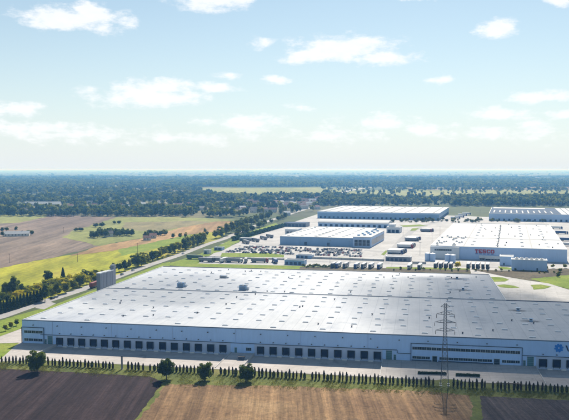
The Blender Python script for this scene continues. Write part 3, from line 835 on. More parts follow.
# white annex right of it
r = hall_root('loading_annex', 'white stepped block to the right of the vaulted hall', 'building', 386.5, 227, 7.5)
hall(r, 18, 20, 7.5, 'wall_white')
box_part('upper_block', 'wall_white', r, 2, 10, 6, 18, 7.12, 11)
for k in range(3): box_part('gate', 'door_blue', r, 1.5 + k * 5.5, 5.5 + k * 5.5, -.15, -.003, .1, 4)

# far blue hall
r = hall_root('distribution_hall', 'wide blue fronted hall with white ridged roof at the back of the park', 'warehouse', 317.5, 211.2, 12)
hall(r, 207, 205, 12, 'wall_blue')
box_part('facade_band', 'wall2', r, .2, 206.8, -.12, -.003, 9.6, 11.5)
for k in range(9): box_part('roof_ridge', 'roof_line', r, 12 + k * 23, 12.9 + k * 23, .6, 204.4, 11.615, 12.2)
for k in range(26): dock_small(r, 6 + k * 7.6, 0, 'door_blue')
for k in range(24): box_part('dock_door', 'door_blue', r, 207.003, 207.2, 6 + k * 8, 9.4 + k * 8, .3, 4)

# hall with the dark and white roof at the far right
r = hall_root('storage_hall', 'far right hall with slate and white striped roof', 'warehouse', 489, 213.3, 12)
hall(r, 190, 205, 12, 'wall2', 'roof_dark')
rs = random.Random(11)
for k in range(11):
    x = 6 + k * 9.3
    box_part('roof_light_strip', 'roof2', r, x, x + 2.2, 20 + rs.uniform(0, 25), 90 + rs.uniform(0, 30), 11.62, 11.9)
box_part('white_roof_bay', 'roof2', r, 3, 95, 168, 203, 11.62, 11.85)
for k in range(8): box_part('white_roof_bay', 'roof2', r, 113 + k * 9.5, 121 + k * 9.5, 1, 204, 11.62, 11.95)
for k in range(22): dock_small(r, 8 + k * 8, 0, 'door_blue')

# supermarket warehouse
def market():
    r = hall_root('retail_warehouse', 'large white roofed warehouse with large red letters on its blue grey front', 'warehouse', 430.5, 245.4, 12)
    wd, dp, h = 122.5, 312, 12
    hall(r, wd, dp, h, 'wall2')
    # paler office section on the left
    box_part('office_front', 'wall_white', r, 0, 27, -2.2, -.004, 0, 11.2)
    w_ = box_part('window', 'frame', r, 4, 20, -2.32, -2.203, 7.4, 9.2)
    for k in range(8): box_part('pane', 'glass', w_, 4.1 + k * 2, 5.9 + k * 2, -2.38, -2.325, 7.5, 9.1)
    for x0 in (30, 61, 92): box_part('roof_gutter', 'roof_line', r, x0, x0 + .8, .5, dp - .5, 11.615, 11.8)
    box_part('roof_gutter', 'roof_line', r, .5, wd - .5, 95, 95.8, 11.615, 11.8)
    rr = random.Random(5)
    um = MB(); um.box(-1.1, 1.1, -.8, .8, 0, 1.1); um.cyl(0, 0, .6, 1.1, 1.3, 10, 1); um = um.mesh('rooftop_unit', ['unit_white', 'lamp'])
    for k in range(26): put('rooftop_unit', um, r, (rr.uniform(3, 28), rr.uniform(4, 110), 11.615), rr.choice((0, 1.57)))
    vm = MB(); vm.cyl(0, 0, .5, 0, 1.0, 8); vm = vm.mesh('roof_vent', 'lamp')
    for k in range(44): put('roof_vent', vm, r, (61.4 + rr.uniform(-.4, .4) if k < 18 else rr.uniform(32, 118), 8 + k * 16 if k < 18 else rr.uniform(6, 300), 11.8 if k < 18 else 11.615))
    sm = MB(); sm.box(-1.5, 1.5, -1, 1, 0, .3); sm.box(-1.3, 1.3, -.8, .8, .3, .6, 1); sm = sm.mesh('skylight', ['sky_dome', 'sky_dome'])
    for i in range(8):
        for j in range(4): put('skylight', sm, r, (38 + j * 23, 20 + i * 36, 11.615))
    for k in range(5):
        w_ = box_part('window', 'frame', r, wd + .003, wd + .1, 6 + k * 6, 10 + k * 6, 3, 5)
        box_part('pane', 'glass', w_, wd + .105, wd + .14, 6.2 + k * 6, 9.8 + k * 6, 3.2, 4.8)
    for k in range(20): box_part('dock_door', 'door_blue', r, wd + .003, wd + .25, 60 + k * 11, 63.6 + k * 11, .3, 4.2)
    for k in range(26): box_part('dock_door', 'door_blue', r, -.25, -.003, 20 + k * 11, 23.6 + k * 11, .3, 4.2)
    # letters: heavy slab serif strokes, with the blue dashes below
    th = .13; LH = 3.4; T_ = .95
    def strokes(ch):
        w = 3.1
        if ch == 'T': return [(0, w, LH - .8, LH), (w / 2 - .48, w / 2 + .48, 0, LH - .801), (0, .34, LH - 1.5, LH - .801), (w - .34, w, LH - 1.5, LH - .801), (w / 2 - .9, w / 2 - .481, 0, .4), (w / 2 + .481, w / 2 + .9, 0, .4)]
        if ch == 'E': return [(0, .95, 0, LH), (.951, w, 0, .75), (.951, w, LH - .75, LH), (.951, w - .8, LH / 2 - .35, LH / 2 + .35), (w - .34, w, .751, 1.45), (w - .34, w, LH - 1.45, LH - .751)]
        if ch == 'S': return [(0, w, 0, .75), (0, w, LH - .75, LH), (.1, w - .1, LH / 2 - .38, LH / 2 + .38), (0, .9, LH / 2 + .381, LH - .751), (w - .9, w, .751, LH / 2 - .381), (0, .35, .751, 1.3), (w - .35, w, LH - 1.3, LH - .751)]
        if ch == 'C': return [(0, .95, .6, LH - .6), (.35, w, 0, .75), (.35, w, LH - .75, LH), (w - .4, w, .751, 1.4), (w - .4, w, LH - 1.4, LH - .751)]
        return [(0, .95, .6, LH - .6), (w - .95 + .3, w + .3, .6, LH - .6), (.45, w - .15, 0, .75), (.45, w - .15, LH - .75, LH)]
    x = None
    lo, hi = 0, wd
    for _ in range(40):
        md = (lo + hi) / 2
        q = r.location + Vector((math.cos(TH2) * md, -math.sin(TH2) * md, 9))
        if proj(*q)[0] < 475: lo = md
        else: hi = md
    x = lo; z0 = 6.2
    for ch in 'TESCO':
        m = MB()
        for (a, b, c, d) in strokes(ch): m.box(x + a, x + b, -.4, -.02, z0 + c, z0 + d)
        m.build('letter', 'red_sign', r)
        m = MB(); m.hexa([(x + .2, -.35, z0 - 1.05), (x + 2.5, -.35, z0 - 1.05), (x + 2.8, -.35, z0 - .5), (x + .5, -.35, z0 - .5)], [(x + .2, -.02, z0 - 1.05), (x + 2.5, -.02, z0 - 1.05), (x + 2.8, -.02, z0 - .5), (x + .5, -.02, z0 - .5)])
        m.build('dash', 'blue_sign', r)
        x += 3.55
market()
# storage tanks before it
for i, (px, py) in enumerate(((427.6, 260.4), (432.6, 260.8), (447.6, 262.0), (452.8, 262.3))):
    p = G(px, py)
    t = thing('water_tank', ('round pale blue tank at the far left before the red lettered warehouse', 'second round tank from the left before the red lettered warehouse',
                             'third round tank, left of the pair below the dark window strip', 'rightmost of the four round tanks before the red lettered warehouse')[i], 'tank', (p.x, p.y, 0), 0, 'sprinkler tanks')
    m = MB(); m.cyl(0, 0, 2.5, 0, 6.8, 20); m.build('shell', 'wall2', t)
    m = MB(); m.cyl(0, 0, 2.6, 6.8, 7.5, 20, 0, .6); m.build('lid', 'white', t)
    for q in (2.2, 4.5):
        m = MB(); m.cyl(0, 0, 2.55, q, q + .12, 20); m.build('hoop', 'unit', t)
# plant blocks in front of the lettered hall
r = hall_root('plant_block', 'small pale blue block beside the larger plant block', 'building', 499.8, 256.2, 8); hall(r, 11.5, 14, 8, 'wall2')
box_part('door', 'trim', r, 3, 4.2, -.1, -.003, .1, 2.2)
r = hall_root('plant_block', 'pale blue flat roofed plant block before the lettered warehouse', 'building', 511.6, 259.2, 9); hall(r, 28.5, 12, 9, 'wall2')
for k in range(6):
    u_ = box_part('rooftop_unit', 'unit_white', r, 3 + k * 4, 5.4 + k * 4, 3, 6, 8.62, 10.0)
    m = MB(); m.cyl(4.2 + k * 4, 4.5, .8, 10.0, 10.3, 10); m.build('fan', 'lamp', u_)
box_part('door', 'trim', r, 20, 21.2, -.1, -.003, .1, 2.2)
# low sheds along the yard
sheds = [((296, 254.6), 15.5, 8, 3.4, 'wall_blue', 'roof_dark', 'low blue shed with slate roof in front of the car park'), ((284.5, 259.5), 18, 9, 4.5, 'wall_blue', 'roof_dark', 'blue shed with slate roof beside the truck row'),
         ((239.5, 237.8), 14, 9, 3.6, 'wall_grey', 'roof2', 'grey shed beside the long dark hedge'), ((214, 247), 9, 7, 3.4, 'wall_blue', 'roof_dark', 'small blue shed near the country road'),
         ((203.6, 249.6), 6, 5.5, 4.2, 'wall_white', 'roof2', 'small white gatehouse at the park entrance'), ((385.5, 256.2), 23, 9, 4.2, 'wall_grey', 'roof2', 'long mauve grey shed before the truck yard')]
for (p_, wd, dp, h, wl, rf, lab) in sheds:
    r = hall_root('yard_shed', lab, 'shed', p_[0], p_[1], h); hall(r, wd, dp, h, wl, rf)
    for k in range(int(wd // 4)): box_part('gate', 'trim', r, .8 + k * 4, 3.4 + k * 4, -.1, -.003, .1, 2.6)

# ------------------------------------------------------------------ lattice pylon
def pylon(px, py, top_py):
    p = G(px, py); d = p.y
    H = 82.4 / ((py - HORIZ) / CAMH)
    root = thing('power_pylon', 'tall grey lattice power pylon before the two storey office', 'pylon', (p.x, p.y, 0), -TH)
    def hw(z):
        t = z / H
        return 1.5 - .85 * min(1, t / .62) - .22 * max(0, (t - .62) / .38)
    cor = ((-1, -1), (1, -1), (1, 1), (-1, 1))
    for sx, sy in cor:
        m = MB(); zs = [0, H * .62, H]
        for a, b in zip(zs, zs[1:]): m.bar((sx * hw(a), sy * hw(a), a), (sx * hw(b), sy * hw(b), b), .10)
        m.build('leg', 'steel', root)
        f = MB(); f.box(sx * hw(0) - .5, sx * hw(0) + .5, sy * hw(0) - .5, sy * hw(0) + .5, -.3, .25); f.build('footing', 'kerb', root)
    z = 0.4; lev = []
    while z < H - .5:
        lev.append(z); z += max(1.1, hw(z) * 1.75)
    lev.append(H)
    for k in range(4):
        a, b = cor[k], cor[(k + 1) % 4]
        m = MB()
        for i in range(len(lev) - 1):
            z0, z1 = lev[i], lev[i + 1]; w0, w1 = hw(z0), hw(z1)
            m.bar((a[0] * w0, a[1] * w0, z0), (b[0] * w1, b[1] * w1, z1), .045)
            m.bar((b[0] * w0, b[1] * w0, z0), (a[0] * w1, a[1] * w1, z1), .045)
            m.bar((a[0] * w1, a[1] * w1, z1), (b[0] * w1, b[1] * w1, z1), .04)
        m.build('lattice_face', 'steel', root)
    for zf, arm in ((.955, 1.8), (.865, 3.4), (.765, 4.1), (.665, 3.7)):
        z = H * zf
        for s in (-1, 1):
            m = MB(); w = hw(z)
            tip = (s * arm, 0, z + .15)
            for sy in (-1, 1):
                m.bar((s * w, sy * w, z), tip, .08); m.bar((s * w, sy * w, z + 1.1), tip, .07)
                for q in (.35, .7):
                    m.bar((s * (w + (arm - w) * q), sy * w * (1 - q), z + .15 * q), (s * (w + (arm - w) * q), sy * w * (1 - q), z + 1.1 - .95 * q), .045)
            ao = m.build('crossarm', 'steel', root)
            if zf < .95:
                n = MB(); n.bar((tip[0], 0, z + .1), (tip[0], 0, z - 1.5), .05, 0, 6)
                for q in range(6): n.cyl(tip[0], 0, .15, z - .3 - q * .2, z - .2 - q * .2, 8)
                n.build('insulator', 'insul', ao)
pylon(444.5, 385.0, 303)

# low hedge beds before the office, steel totem, rail, container
for (x0, x1, y0, y1, lab) in ((418, 446.5, 373.0, 374.4, 'long low hedge bed before the office, left of the pylon'), (456, 480, 374.8, 376.4, 'shorter low hedge bed before the office, right of the pylon')):
    a, b, c, d = G(x0, y1), G(x1, y1 + .9), G(x1, y0 + .9), G(x0, y0)
    t = thing('hedge_bed', lab, 'hedge', (a.x, a.y, 0), 0)
    L_ = (b - a).length; ang = math.atan2(b.y - a.y, b.x - a.x); t.rotation_euler = (0, 0, ang)
    m = MB(); m.box(0, L_, 0, 1.6, .004, .15); m.build('kerb', 'kerb', t)
    rr = np.random.default_rng(int(x0)); n = 2600
    cc = np.c_[rr.uniform(.1, L_ - .1, n), rr.uniform(.1, 1.5, n), rr.uniform(.15, .9, n)]
    v, f = [], []
    dirs = rr.normal(size=(n, 2, 3)) * .11
    for i in range(n):
        p, q1, q2 = cc[i], dirs[i, 0], dirs[i, 1]; k = len(v)
        v += [tuple(p - q1 - q2), tuple(p + q1 - q2), tuple(p + q1 + q2), tuple(p - q1 + q2)]; f.append((k, k + 1, k + 2, k + 3))
    me = bpy.data.meshes.new('foliage'); me.from_pydata(v, [], f); me.materials.append(M['hedge']); put('foliage', me, t)
p = G(122, 369.3)
t = thing('steel_totem', 'slim blue grey steel post in the hedge gap', 'post', (p.x, p.y, 0), -TH)
m = MB(); m.box(-.5, .5, -.4, .4, 0, .15); m.build('base', 'kerb', t)
m = MB(); m.box(-.34, .34, -.16, .16, .15, 5.6); m.build('mast', 'wall_grey', t)
m = MB(); m.box(-.4, .4, -.22, .22, 5.6, 5.85); m.build('cap', 'trim', t)
a, b = G(497, 389.8), G(521, 391)
t = thing('timber_rail', 'dark timber frame rail among the columnar shrubs', 'rail', (a.x, a.y, 0), math.atan2(b.y - a.y, b.x - a.x))
L_ = (b - a).length
for k in range(4):
    m = MB(); m.box(L_ * k / 3 - .1, L_ * k / 3 + .1, -.1, .1, 0, 2.6); m.build('post', 'wood', t)
m = MB(); m.box(-.3, L_ + .3, -.14, .14, 2.6, 2.85); m.build('beam', 'wood', t)
p = G(241.5, 359.5)
t = thing('waste_container', 'dark skip container standing before the small middle entrance', 'container', (p.x, p.y, 0), -TH)
m = MB(); m.hexa([(-1.2, -.7, .15), (1.2, -.7, .15), (1.2, .7, .15), (-1.2, .7, .15)], [(-1.6, -.85, 1.3), (1.6, -.85, 1.3), (1.6, .85, 1.3), (-1.6, .85, 1.3)]); m.build('tub', 'trim', t)
m = MB(); m.box(-1.65, 1.65, -.9, .9, 1.3, 1.42); m.build('lid', 'rubber', t)
for k in (-1, 1):
    m = MB(); m.box(k * .9 - .1, k * .9 + .1, -.7, .7, 0, .15); m.build('skid', 'lamp', t)

# ------------------------------------------------------------------ vegetation
def cards(cen, size, rr, flat=.0):
    n = len(cen)
    a = rr.normal(size=(n, 3)); a /= np.linalg.norm(a, axis=1)[:, None]
    b = rr.normal(size=(n, 3)); b -= (a * b).sum(1)[:, None] * a; b /= np.linalg.norm(b, axis=1)[:, None]
    s = size * rr.uniform(.6, 1.4, n)[:, None]
    a = a * s; b = b * s * .75
    v = np.stack([cen - a - b * .6, cen + a * .2 - b, cen + a + b * .5, cen - a * .3 + b], 1).reshape(-1, 3)
    return v
def card_mesh(name, v, mat):
    n = len(v) // 4
    me = bpy.data.meshes.new(name)
    me.vertices.add(len(v)); me.vertices.foreach_set('co', v.astype(np.float32).ravel())
    me.loops.add(4 * n); me.loops.foreach_set('vertex_index', np.arange(4 * n, dtype=np.int32))
    me.polygons.add(n); me.polygons.foreach_set('loop_start', np.arange(n, dtype=np.int32) * 4)
    me.update(calc_edges=True); me.materials.append(M[mat])
    return me
def round_crown(seed, w, h, z0, nclump, nleaf, leaf, irregular=.25):
    """leaf clumps spread through an uneven crown volume"""
    rr = np.random.default_rng(seed)
    cz = z0 + h * .52
    d = rr.normal(size=(nclump, 3)); d /= np.linalg.norm(d, axis=1)[:, None]
    rad = rr.uniform(.25, .82, nclump) ** .7
    cen = d * rad[:, None] * np.array([w / 2, w / 2, h / 2]) * rr.uniform(1 - irregular, 1 + irregular * .5, nclump)[:, None]
    cen[:, 2] *= np.where(cen[:, 2] < 0, .85, 1.0)
    cen += np.array([0, 0, cz])
    cr = w * rr.uniform(.11, .22, nclump)
    k = rr.integers(0, nclump, nleaf)
    dd = rr.normal(size=(nleaf, 3)); dd /= np.linalg.norm(dd, axis=1)[:, None]
    pts = cen[k] + dd * (cr[k] * rr.uniform(.45, 1.05, nleaf))[:, None] * np.array([1, 1, .8])
    return cards(pts, leaf, rr), cen
def trunk_mesh(seed, h, r, cen=None, top=.75):
    rr = random.Random(seed); m = MB()
    pts = [Vector((0, 0, -.15))]
    for k in range(1, 4): pts.append(Vector((rr.uniform(-.12, .12) * k, rr.uniform(-.12, .12) * k, h * top * k / 3)))
    for k in range(3): m.bar(pts[k], pts[k + 1], r * (1 - .28 * k), 0, 6, r * (1 - .28 * (k + 1)))
    if cen is not None:
        for k in range(7):
            c = Vector(cen[rr.randrange(len(cen))]); a = pts[1].lerp(pts[3], rr.random())
            m.bar(a, a.lerp(c, .8), r * .35, 0, 5, r * .12)
    return m.mesh('trunk', 'trunk')
VAR = {}
def add_variant(key, cm, tm): VAR.setdefault(key, []).append((cm, tm))
for k in range(4):      # field trees, 9.5 m
    v, cen = round_crown(20 + k, 7.2, 9.6, -.25, 70, 8000, .26, .42)
    add_variant('field', card_mesh('crown', v, 'leaf'), trunk_mesh(k, 9, .26, cen))
for k in range(5):      # roadside trees, 11 m
    v, cen = round_crown(40 + k, 7.9, 10.2, .5, 40, 2000, .42)
    add_variant('road', card_mesh('crown', v, 'leaf'), trunk_mesh(k + 9, 10, .28, cen))
    add_variant('olive', card_mesh('crown', v, 'leaf_olive'), trunk_mesh(k + 9, 10, .28, cen))
for k in range(4):      # yellowing shrubs, 4.5 m
    v, cen = round_crown(60 + k, 5.2, 4.3, .2, 18, 900, .30, .4)
    add_variant('yellow', card_mesh('crown', v, 'leaf_yellow'), trunk_mesh(k + 19, 4, .12, cen, .5))
    add_variant('shrub', card_mesh('crown', v, 'leaf_olive'), trunk_mesh(k + 19, 4, .12, cen, .5))
for k in range(4):      # conifers, 9 m
    rr = np.random.default_rng(80 + k); n = 1500
    z = rr.uniform(.04, 1, n) ** 1.15
    tier = .72 + .28 * np.abs(np.sin(z * 24))
    rad = 1.9 * (1 - z) ** .8 * tier * rr.uniform(.55, 1.05, n) + .05
    a = rr.uniform(0, 2 * math.pi, n)
    pts = np.c_[rad * np.cos(a), rad * np.sin(a), .4 + z * 8.4]
    add_variant('conifer', card_mesh('crown', cards(pts, .30, rr), 'needle'), trunk_mesh(k + 29, 8.5, .16, None, .95))
for k in range(4):      # columnar thujas, 4.4 m
    rr = np.random.default_rng(90 + k); n = 700
    z = rr.uniform(0, 1, n); a = rr.uniform(0, 2 * math.pi, n)
    prof = np.clip(np.minimum(.55 + z * 2, 1.0) * np.clip((1.02 - z) * 2.2, 0, 1) ** .7, .05, 1)
    for key, rad0, mat, hh in (('thuja', .42, 'thuja', 3.2), ('thuja_green', .60, 'thuja_green', 2.7)):
        rad = rad0 * prof * rr.uniform(.55, 1.05, n)
        pts = np.c_[rad * np.cos(a), rad * np.sin(a), .1 + z * hh]
        add_variant(key, card_mesh('crown', cards(pts, .13, rr), mat), trunk_mesh(k + 39, 2.6, .06, None, .9))
for k in range(6):      # wood-edge trees, 13 m
    v, cen = round_crown(100 + k, 10, 12.5, .4, 26, 480, .95)
    add_variant('wood', card_mesh('crown', v, 'forest'), trunk_mesh(k + 49, 12, .3))
def plant(kind, name, label, cat, p, scale=1.0, group=None, sz=None):
    cm, tm = rng.choice(VAR[kind])
    t = thing(name, label, cat, (p[0], p[1], 0), rng.uniform(0, 6.28), group)
    s = scale; t.scale = (s, s, s if sz is None else sz)
    put('crown', cm, t); put('trunk', tm, t)
    return t

# four trees on the field margin
for (px, py, tp, wpx, lab) in ((37, 372, 349.5, 18, 'leftmost dark round tree on the field margin before the corner office'), (166.5, 379.5, 356.5, 14.5, 'dark tree at the corner between dark field and stubble'),
                               (205.3, 380.3, 361, 12.5, 'smallest round tree on the margin before the dock doors'), (246.3, 382, 362.8, 14.5, 'round tree on the margin before the small middle entrance')):
    sc = (py - HORIZ) / CAMH
    plant('field', 'field_tree', lab, 'tree', G(px, py), wpx / sc / 6.6, 'trees on the near field margin', (py - tp) / sc / 9.3)

# columnar shrubs along the apron
x = 2.0; k = 0
cnt = {}
while x < 569:
    y = 362.8 + (393.0 - 362.8) * x / 569.0
    gap = (29 < x < 45) or (116.5 < x < 128) or (160 < x < 172) or (437 < x < 451) or (rng.random() < .025)
    if not gap:
        green = rng.random() < .17
        zone = 'before the corner office' if x < 52 else 'left of the steel post' if x < 122 else 'between the steel post and corner field tree' if x < 167 else 'between two of the near field trees' if x < 246 else \
            'before the middle dock doors' if x < 383 else 'left of the pylon before the office' if x < 444 else 'right of the pylon before the office' if x < 530 else 'at the right end of the row'
        tint = 'bushy yellow green' if green else 'slim dark'
        n = cnt.get((zone, tint), 0); cnt[(zone, tint)] = n + 1
        lab = '%s columnar shrub, %s from left %s' % (tint, nth(n + 1), zone)
        s = rng.uniform(.86, 1.18)
        th_ = plant('thuja_green' if green else 'thuja', 'columnar_shrub', lab, 'shrub', G(x + rng.uniform(-.6, .6), y + rng.uniform(-.2, .2)), rng.uniform(.8, 1.2), '%s columnar shrubs %s' % (tint, zone), s)
        th_.rotation_euler[0] = rng.gauss(0, .03); th_.rotation_euler[1] = rng.gauss(0, .03)
    x += 3.75 * (y - HORIZ) / 205.0
    k += 1

# the roadside on the left: conifers, taller trees, yellowing shrubs
for i in range(13):
    x = 0.5 + i * 3.35; y = 314.0 - (314 - 300.8) * x / 42
    plant('conifer', 'roadside_conifer', '%s dark pointed conifer from the left in the close row along the road' % nth(i + 1), 'tree', G(x, y), rng.uniform(.82, 1.05), 'conifers along the road', rng.uniform(.78, 1.0))
for (px, py, hpx, wpx, lab, kind) in ((6, 297, 17, 10, 'leftmost tall dark tree behind the conifer row', 'road'), (13, 296, 20, 11, 'second tall dark tree behind the conifer row', 'road'), (20, 294, 14, 8, 'lower tree right of the two tall ones behind the conifer row', 'road'),
                                      (45, 301.5, 18, 10, 'tall tree at the end of the conifer row', 'road'), (48.5, 283, 14, 9.5, 'tall dark tree standing behind the yellowing shrubs', 'road'), (63, 279.5, 12, 6, 'slim dark tree behind the yellowing shrubs', 'conifer'),
                                      (58, 296, 14, 9, 'olive tree on the road edge in the yellowing shrubs', 'olive'), (66, 293, 14, 9, 'second olive tree on the road edge among yellowing shrubs', 'olive'), (73, 290, 11, 8, 'third olive tree on the road edge nearer the tower', 'olive'),
                                      (80, 287, 13, 10, 'broad olive tree left of the red trailer', 'olive'), (84, 277, 8, 6, 'small tree at the field edge left of the tower', 'road'), (91, 280, 8, 8, 'low olive tree behind the red trailer', 'olive'),
                                      (113, 272, 9, 7, 'tree behind the grey tower', 'road'), (119, 272, 10, 7, 'first dark tree right of the grey tower', 'road'), (125, 271, 11, 8, 'second dark tree right of the grey tower', 'road'), (129, 269, 10, 6, 'third dark tree right of the grey tower', 'olive')):
    sc = (py - HORIZ) / CAMH
    base = {'road': (7.5, 10.8), 'olive': (7.5, 10.8), 'conifer': (4.0, 8.8)}[kind]
    plant(kind, 'roadside_tree', lab, 'tree', G(px, py), wpx / sc / base[0], 'trees beside the country road', hpx / sc / base[1])
for i in range(150):
    t_ = rng.random(); x = 2 + t_ * 100; y = 311 - 30 * t_ * 1.0 - rng.uniform(1.0, 16) * (1 - .42 * t_)
    ye = rng.random() < .62
    part_ = 'behind the conifer row' if x < 42 else 'between conifer row and tower'
    plant('yellow' if ye else 'shrub', 'roadside_shrub', '%s shrub in the thicket %s' % ('golden yellow' if ye else 'olive green', part_), 'shrub', G(x, y), rng.uniform(.6, 1.25), '%s shrubs %s' % ('yellow' if ye else 'green', part_))
# avenue of trees on the left of the road
av = [(136, 267.2, 13, 11), (141.5, 266, 13, 9), (147, 263, 10, 7), (152.5, 261, 11, 8), (158, 259.2, 11, 8), (163, 257.5, 12, 8), (168, 256, 11, 8), (173, 254.4, 12, 8), (178, 252.6, 11.5, 8), (183, 250.8, 12, 8), (188, 249, 12, 8), (193, 247, 11, 7.5),
      (198, 245.3, 12, 8), (203, 243.5, 12, 7.5), (216, 238.6, 9, 6.5), (221, 237.5, 11, 8), (226, 235.4, 12, 8), (231, 233, 11, 8), (236, 230.6, 10, 7), (241, 228.5, 9, 7), (246, 226, 9, 6), (251, 224.4, 8, 6), (256, 222.6, 8, 6), (262, 220.6, 8, 5.5), (268, 218.7, 7, 5)]
for i, (px, py, hpx, wpx) in enumerate(av):
    sc = (py - HORIZ) / CAMH
    lab = ('nearest broad dark tree of the roadside avenue' if i == 0 else '%s tree of the roadside avenue, counted from the grey tower' % nth(i + 1))
    plant('olive' if i and i % 3 else 'road', 'avenue_tree', lab, 'tree', G(px, py), wpx / sc / 7.5 * 1.12, 'avenue trees, first' if i == 0 else 'avenue trees, near stretch' if i < 14 else 'avenue trees, far stretch', hpx / sc / 10.8 * 1.05)
for i in range(30):     # undergrowth beneath the avenue
    t_ = rng.random(); x = 132 + 75 * t_; y = 268 - 25.5 * t_ + rng.uniform(-2.2, .2)
    plant('shrub', 'hedgerow_shrub', 'low olive shrub beneath the avenue trees', 'shrub', G(x, y), rng.uniform(.5, .9), 'shrubs beneath the avenue')
for i in range(74):     # loose trees on both sides of the far road
    t_ = rng.random(); x = 236 + 78 * t_; y = 232 - 25.5 * t_ + (rng.uniform(-7, -1.5) if i % 2 else rng.uniform(2.2, 5.0) * (1 - .5 * t_))
    if i % 2 == 0 and x > 292: continue
    side = 'left' if i % 2 else 'right'
    plant('olive' if rng.random() < .55 else 'road', 'far_roadside_tree', 'loose tree on the %s of the far road' % side, 'tree', G(x, y), rng.uniform(.55, 1.0), 'loose trees on the %s of the far road' % side, rng.uniform(.6, 1.05))
# farm clumps in the fields
for i in range(34):
    t_ = i / 33; x = 91 + 41 * t_; y = 238.2 - 1.8 * t_ - rng.uniform(0, 3.5) + (1.0 if t_ < .2 else 0)
    plant('road', 'farm_tree', '%s dark tree from the left in the long clump round the farmhouse' % nth(i + 1), 'tree', G(x, y), rng.uniform(.6, .95), 'trees round the farmhouse')
for (px, py, w_, lab) in ((76, 231.6, 1.0, 'low dark bush left in the field behind the farm clump'), (81, 231.4, 1.1, 'right bush of the low pair left of the farm clump'), (96, 227.4, 1.2, 'left of two round bushes alone in the field'), (102, 227, 1.3, 'right of two round bushes alone in the field'),
                          (114.5, 224.2, 1.0, 'left bush of the far pair in the field'), (119, 223.8, 1.0, 'right bush of the far pair in the field')):
    plant('road', 'field_bush', lab, 'bush', G(px, py), w_ * .95, 'bushes in the open field', w_ * .5)
for i in range(12):
    x = 145 + i * 1.9; y = 238.0 - i * .25 - rng.uniform(0, 2)
    plant('road' if i % 3 else 'olive', 'farm_tree', '%s tree from the left in the clump round the red roofed house' % nth(i + 1), 'tree', G(x, y), rng.uniform(.55, .8), 'trees round the red roofed house')
for (px, py) in ((173, 238.2), (180, 238), (185.5, 237.6), (205, 233), (207, 236)):
    plant('olive', 'field_bush', 'round bush on the field edge right of the red roofed house', 'bush', G(px, py), .62, 'bushes right of the red roofed house')
for (px, py) in ((2, 232), (6.5, 231.5), (16, 231), (28, 235), (32, 234.8), (3, 236.5)):
    plant('road', 'farm_tree', 'dark tree beside the long white barn at the far left', 'tree', G(px, py), .75, 'trees beside the white barn', .6)
# young trees in the lawn by the corner office, bushes and yard trees
for i, (px, py) in enumerate(((5.5, 331), (11, 328.2), (16.5, 325.8))):
    plant('olive', 'young_tree', ('leftmost', 'middle', 'rightmost')[i] + ' of three young trees on the lawn by the corner office', 'tree', G(px, py), .32, 'young trees on the lawn', .35)
for i in range(20):
    x = 303 + i * 1.75
    plant('shrub', 'verge_shrub', 'green shrub on the verge behind the big warehouse roof', 'shrub', G(x, 268.2 - rng.uniform(0, 1.5)), rng.uniform(.35, .75), 'verge shrubs behind the warehouse')
for i in range(24):
    x = 395 + i * 7.2 + rng.uniform(-2, 2)
    plant('shrub', 'bank_shrub', 'olive shrub on the earth bank behind the warehouse', 'shrub', G(x, 271.5 - rng.uniform(0, 2) + max(0, x - 500) * .06), rng.uniform(.3, .6), 'shrubs on the earth bank')
plant('yellow', 'yard_tree', 'yellow green tree in front of the round tanks', 'tree', G(457.5, 268), 1.15, None, 1.3)
for (px, py) in ((546, 270), (553, 268), (560, 272), (565, 268), (558, 277)):
    plant('shrub', 'bank_shrub', 'dark shrub on the grass at the right edge below the lettered warehouse', 'shrub', G(px, py), .75, 'shrubs at the right edge')
for i in range(138):
    x = 392 + rng.random() * 185; y = 221.6 + rng.uniform(-1.2, 1.2) - max(0, x - 460) * .008
    plant('shrub' if i % 2 else 'olive', 'yard_hedge_tree', 'bushy tree in the hedge strip before the far blue hall' if x < 458 else 'bushy tree in the hedge strip behind the lettered warehouse', 'tree', G(x, y), rng.uniform(.5, .95), 'trees of the far hall hedge strip' if x < 458 else 'trees of the hedge strip behind the lettered warehouse', rng.uniform(.35, .6))

# the long dark hedge beside the entrance road
def hedge(a, b, w, h, label):
    d = b - a; L_ = d.length
    t = thing('hedge', label, 'hedge', (a.x, a.y, 0), math.atan2(d.y, d.x))
    rr = np.random.default_rng(3); n = 4200
    pts = np.c_[rr.uniform(0, L_, n), rr.uniform(-w / 2, w / 2, n), h * (1 - rr.uniform(0, 1, n) ** 2.2)]
    pts[:, 2] *= .82 + .18 * np.sin(pts[:, 0] * .35)
    put('foliage', card_mesh('foliage', cards(pts, .75, rr), 'hedge'), t)
    m = MB()
    for k in range(12): m.cyl(L_ * (k + .5) / 12, 0, .15, -.1, h * .6, 6)
    m.build('stem', 'trunk', t)
hedge(G(233, 241), G(284, 226.8), 5, 5.0, 'long dense dark hedge along the park entrance road')

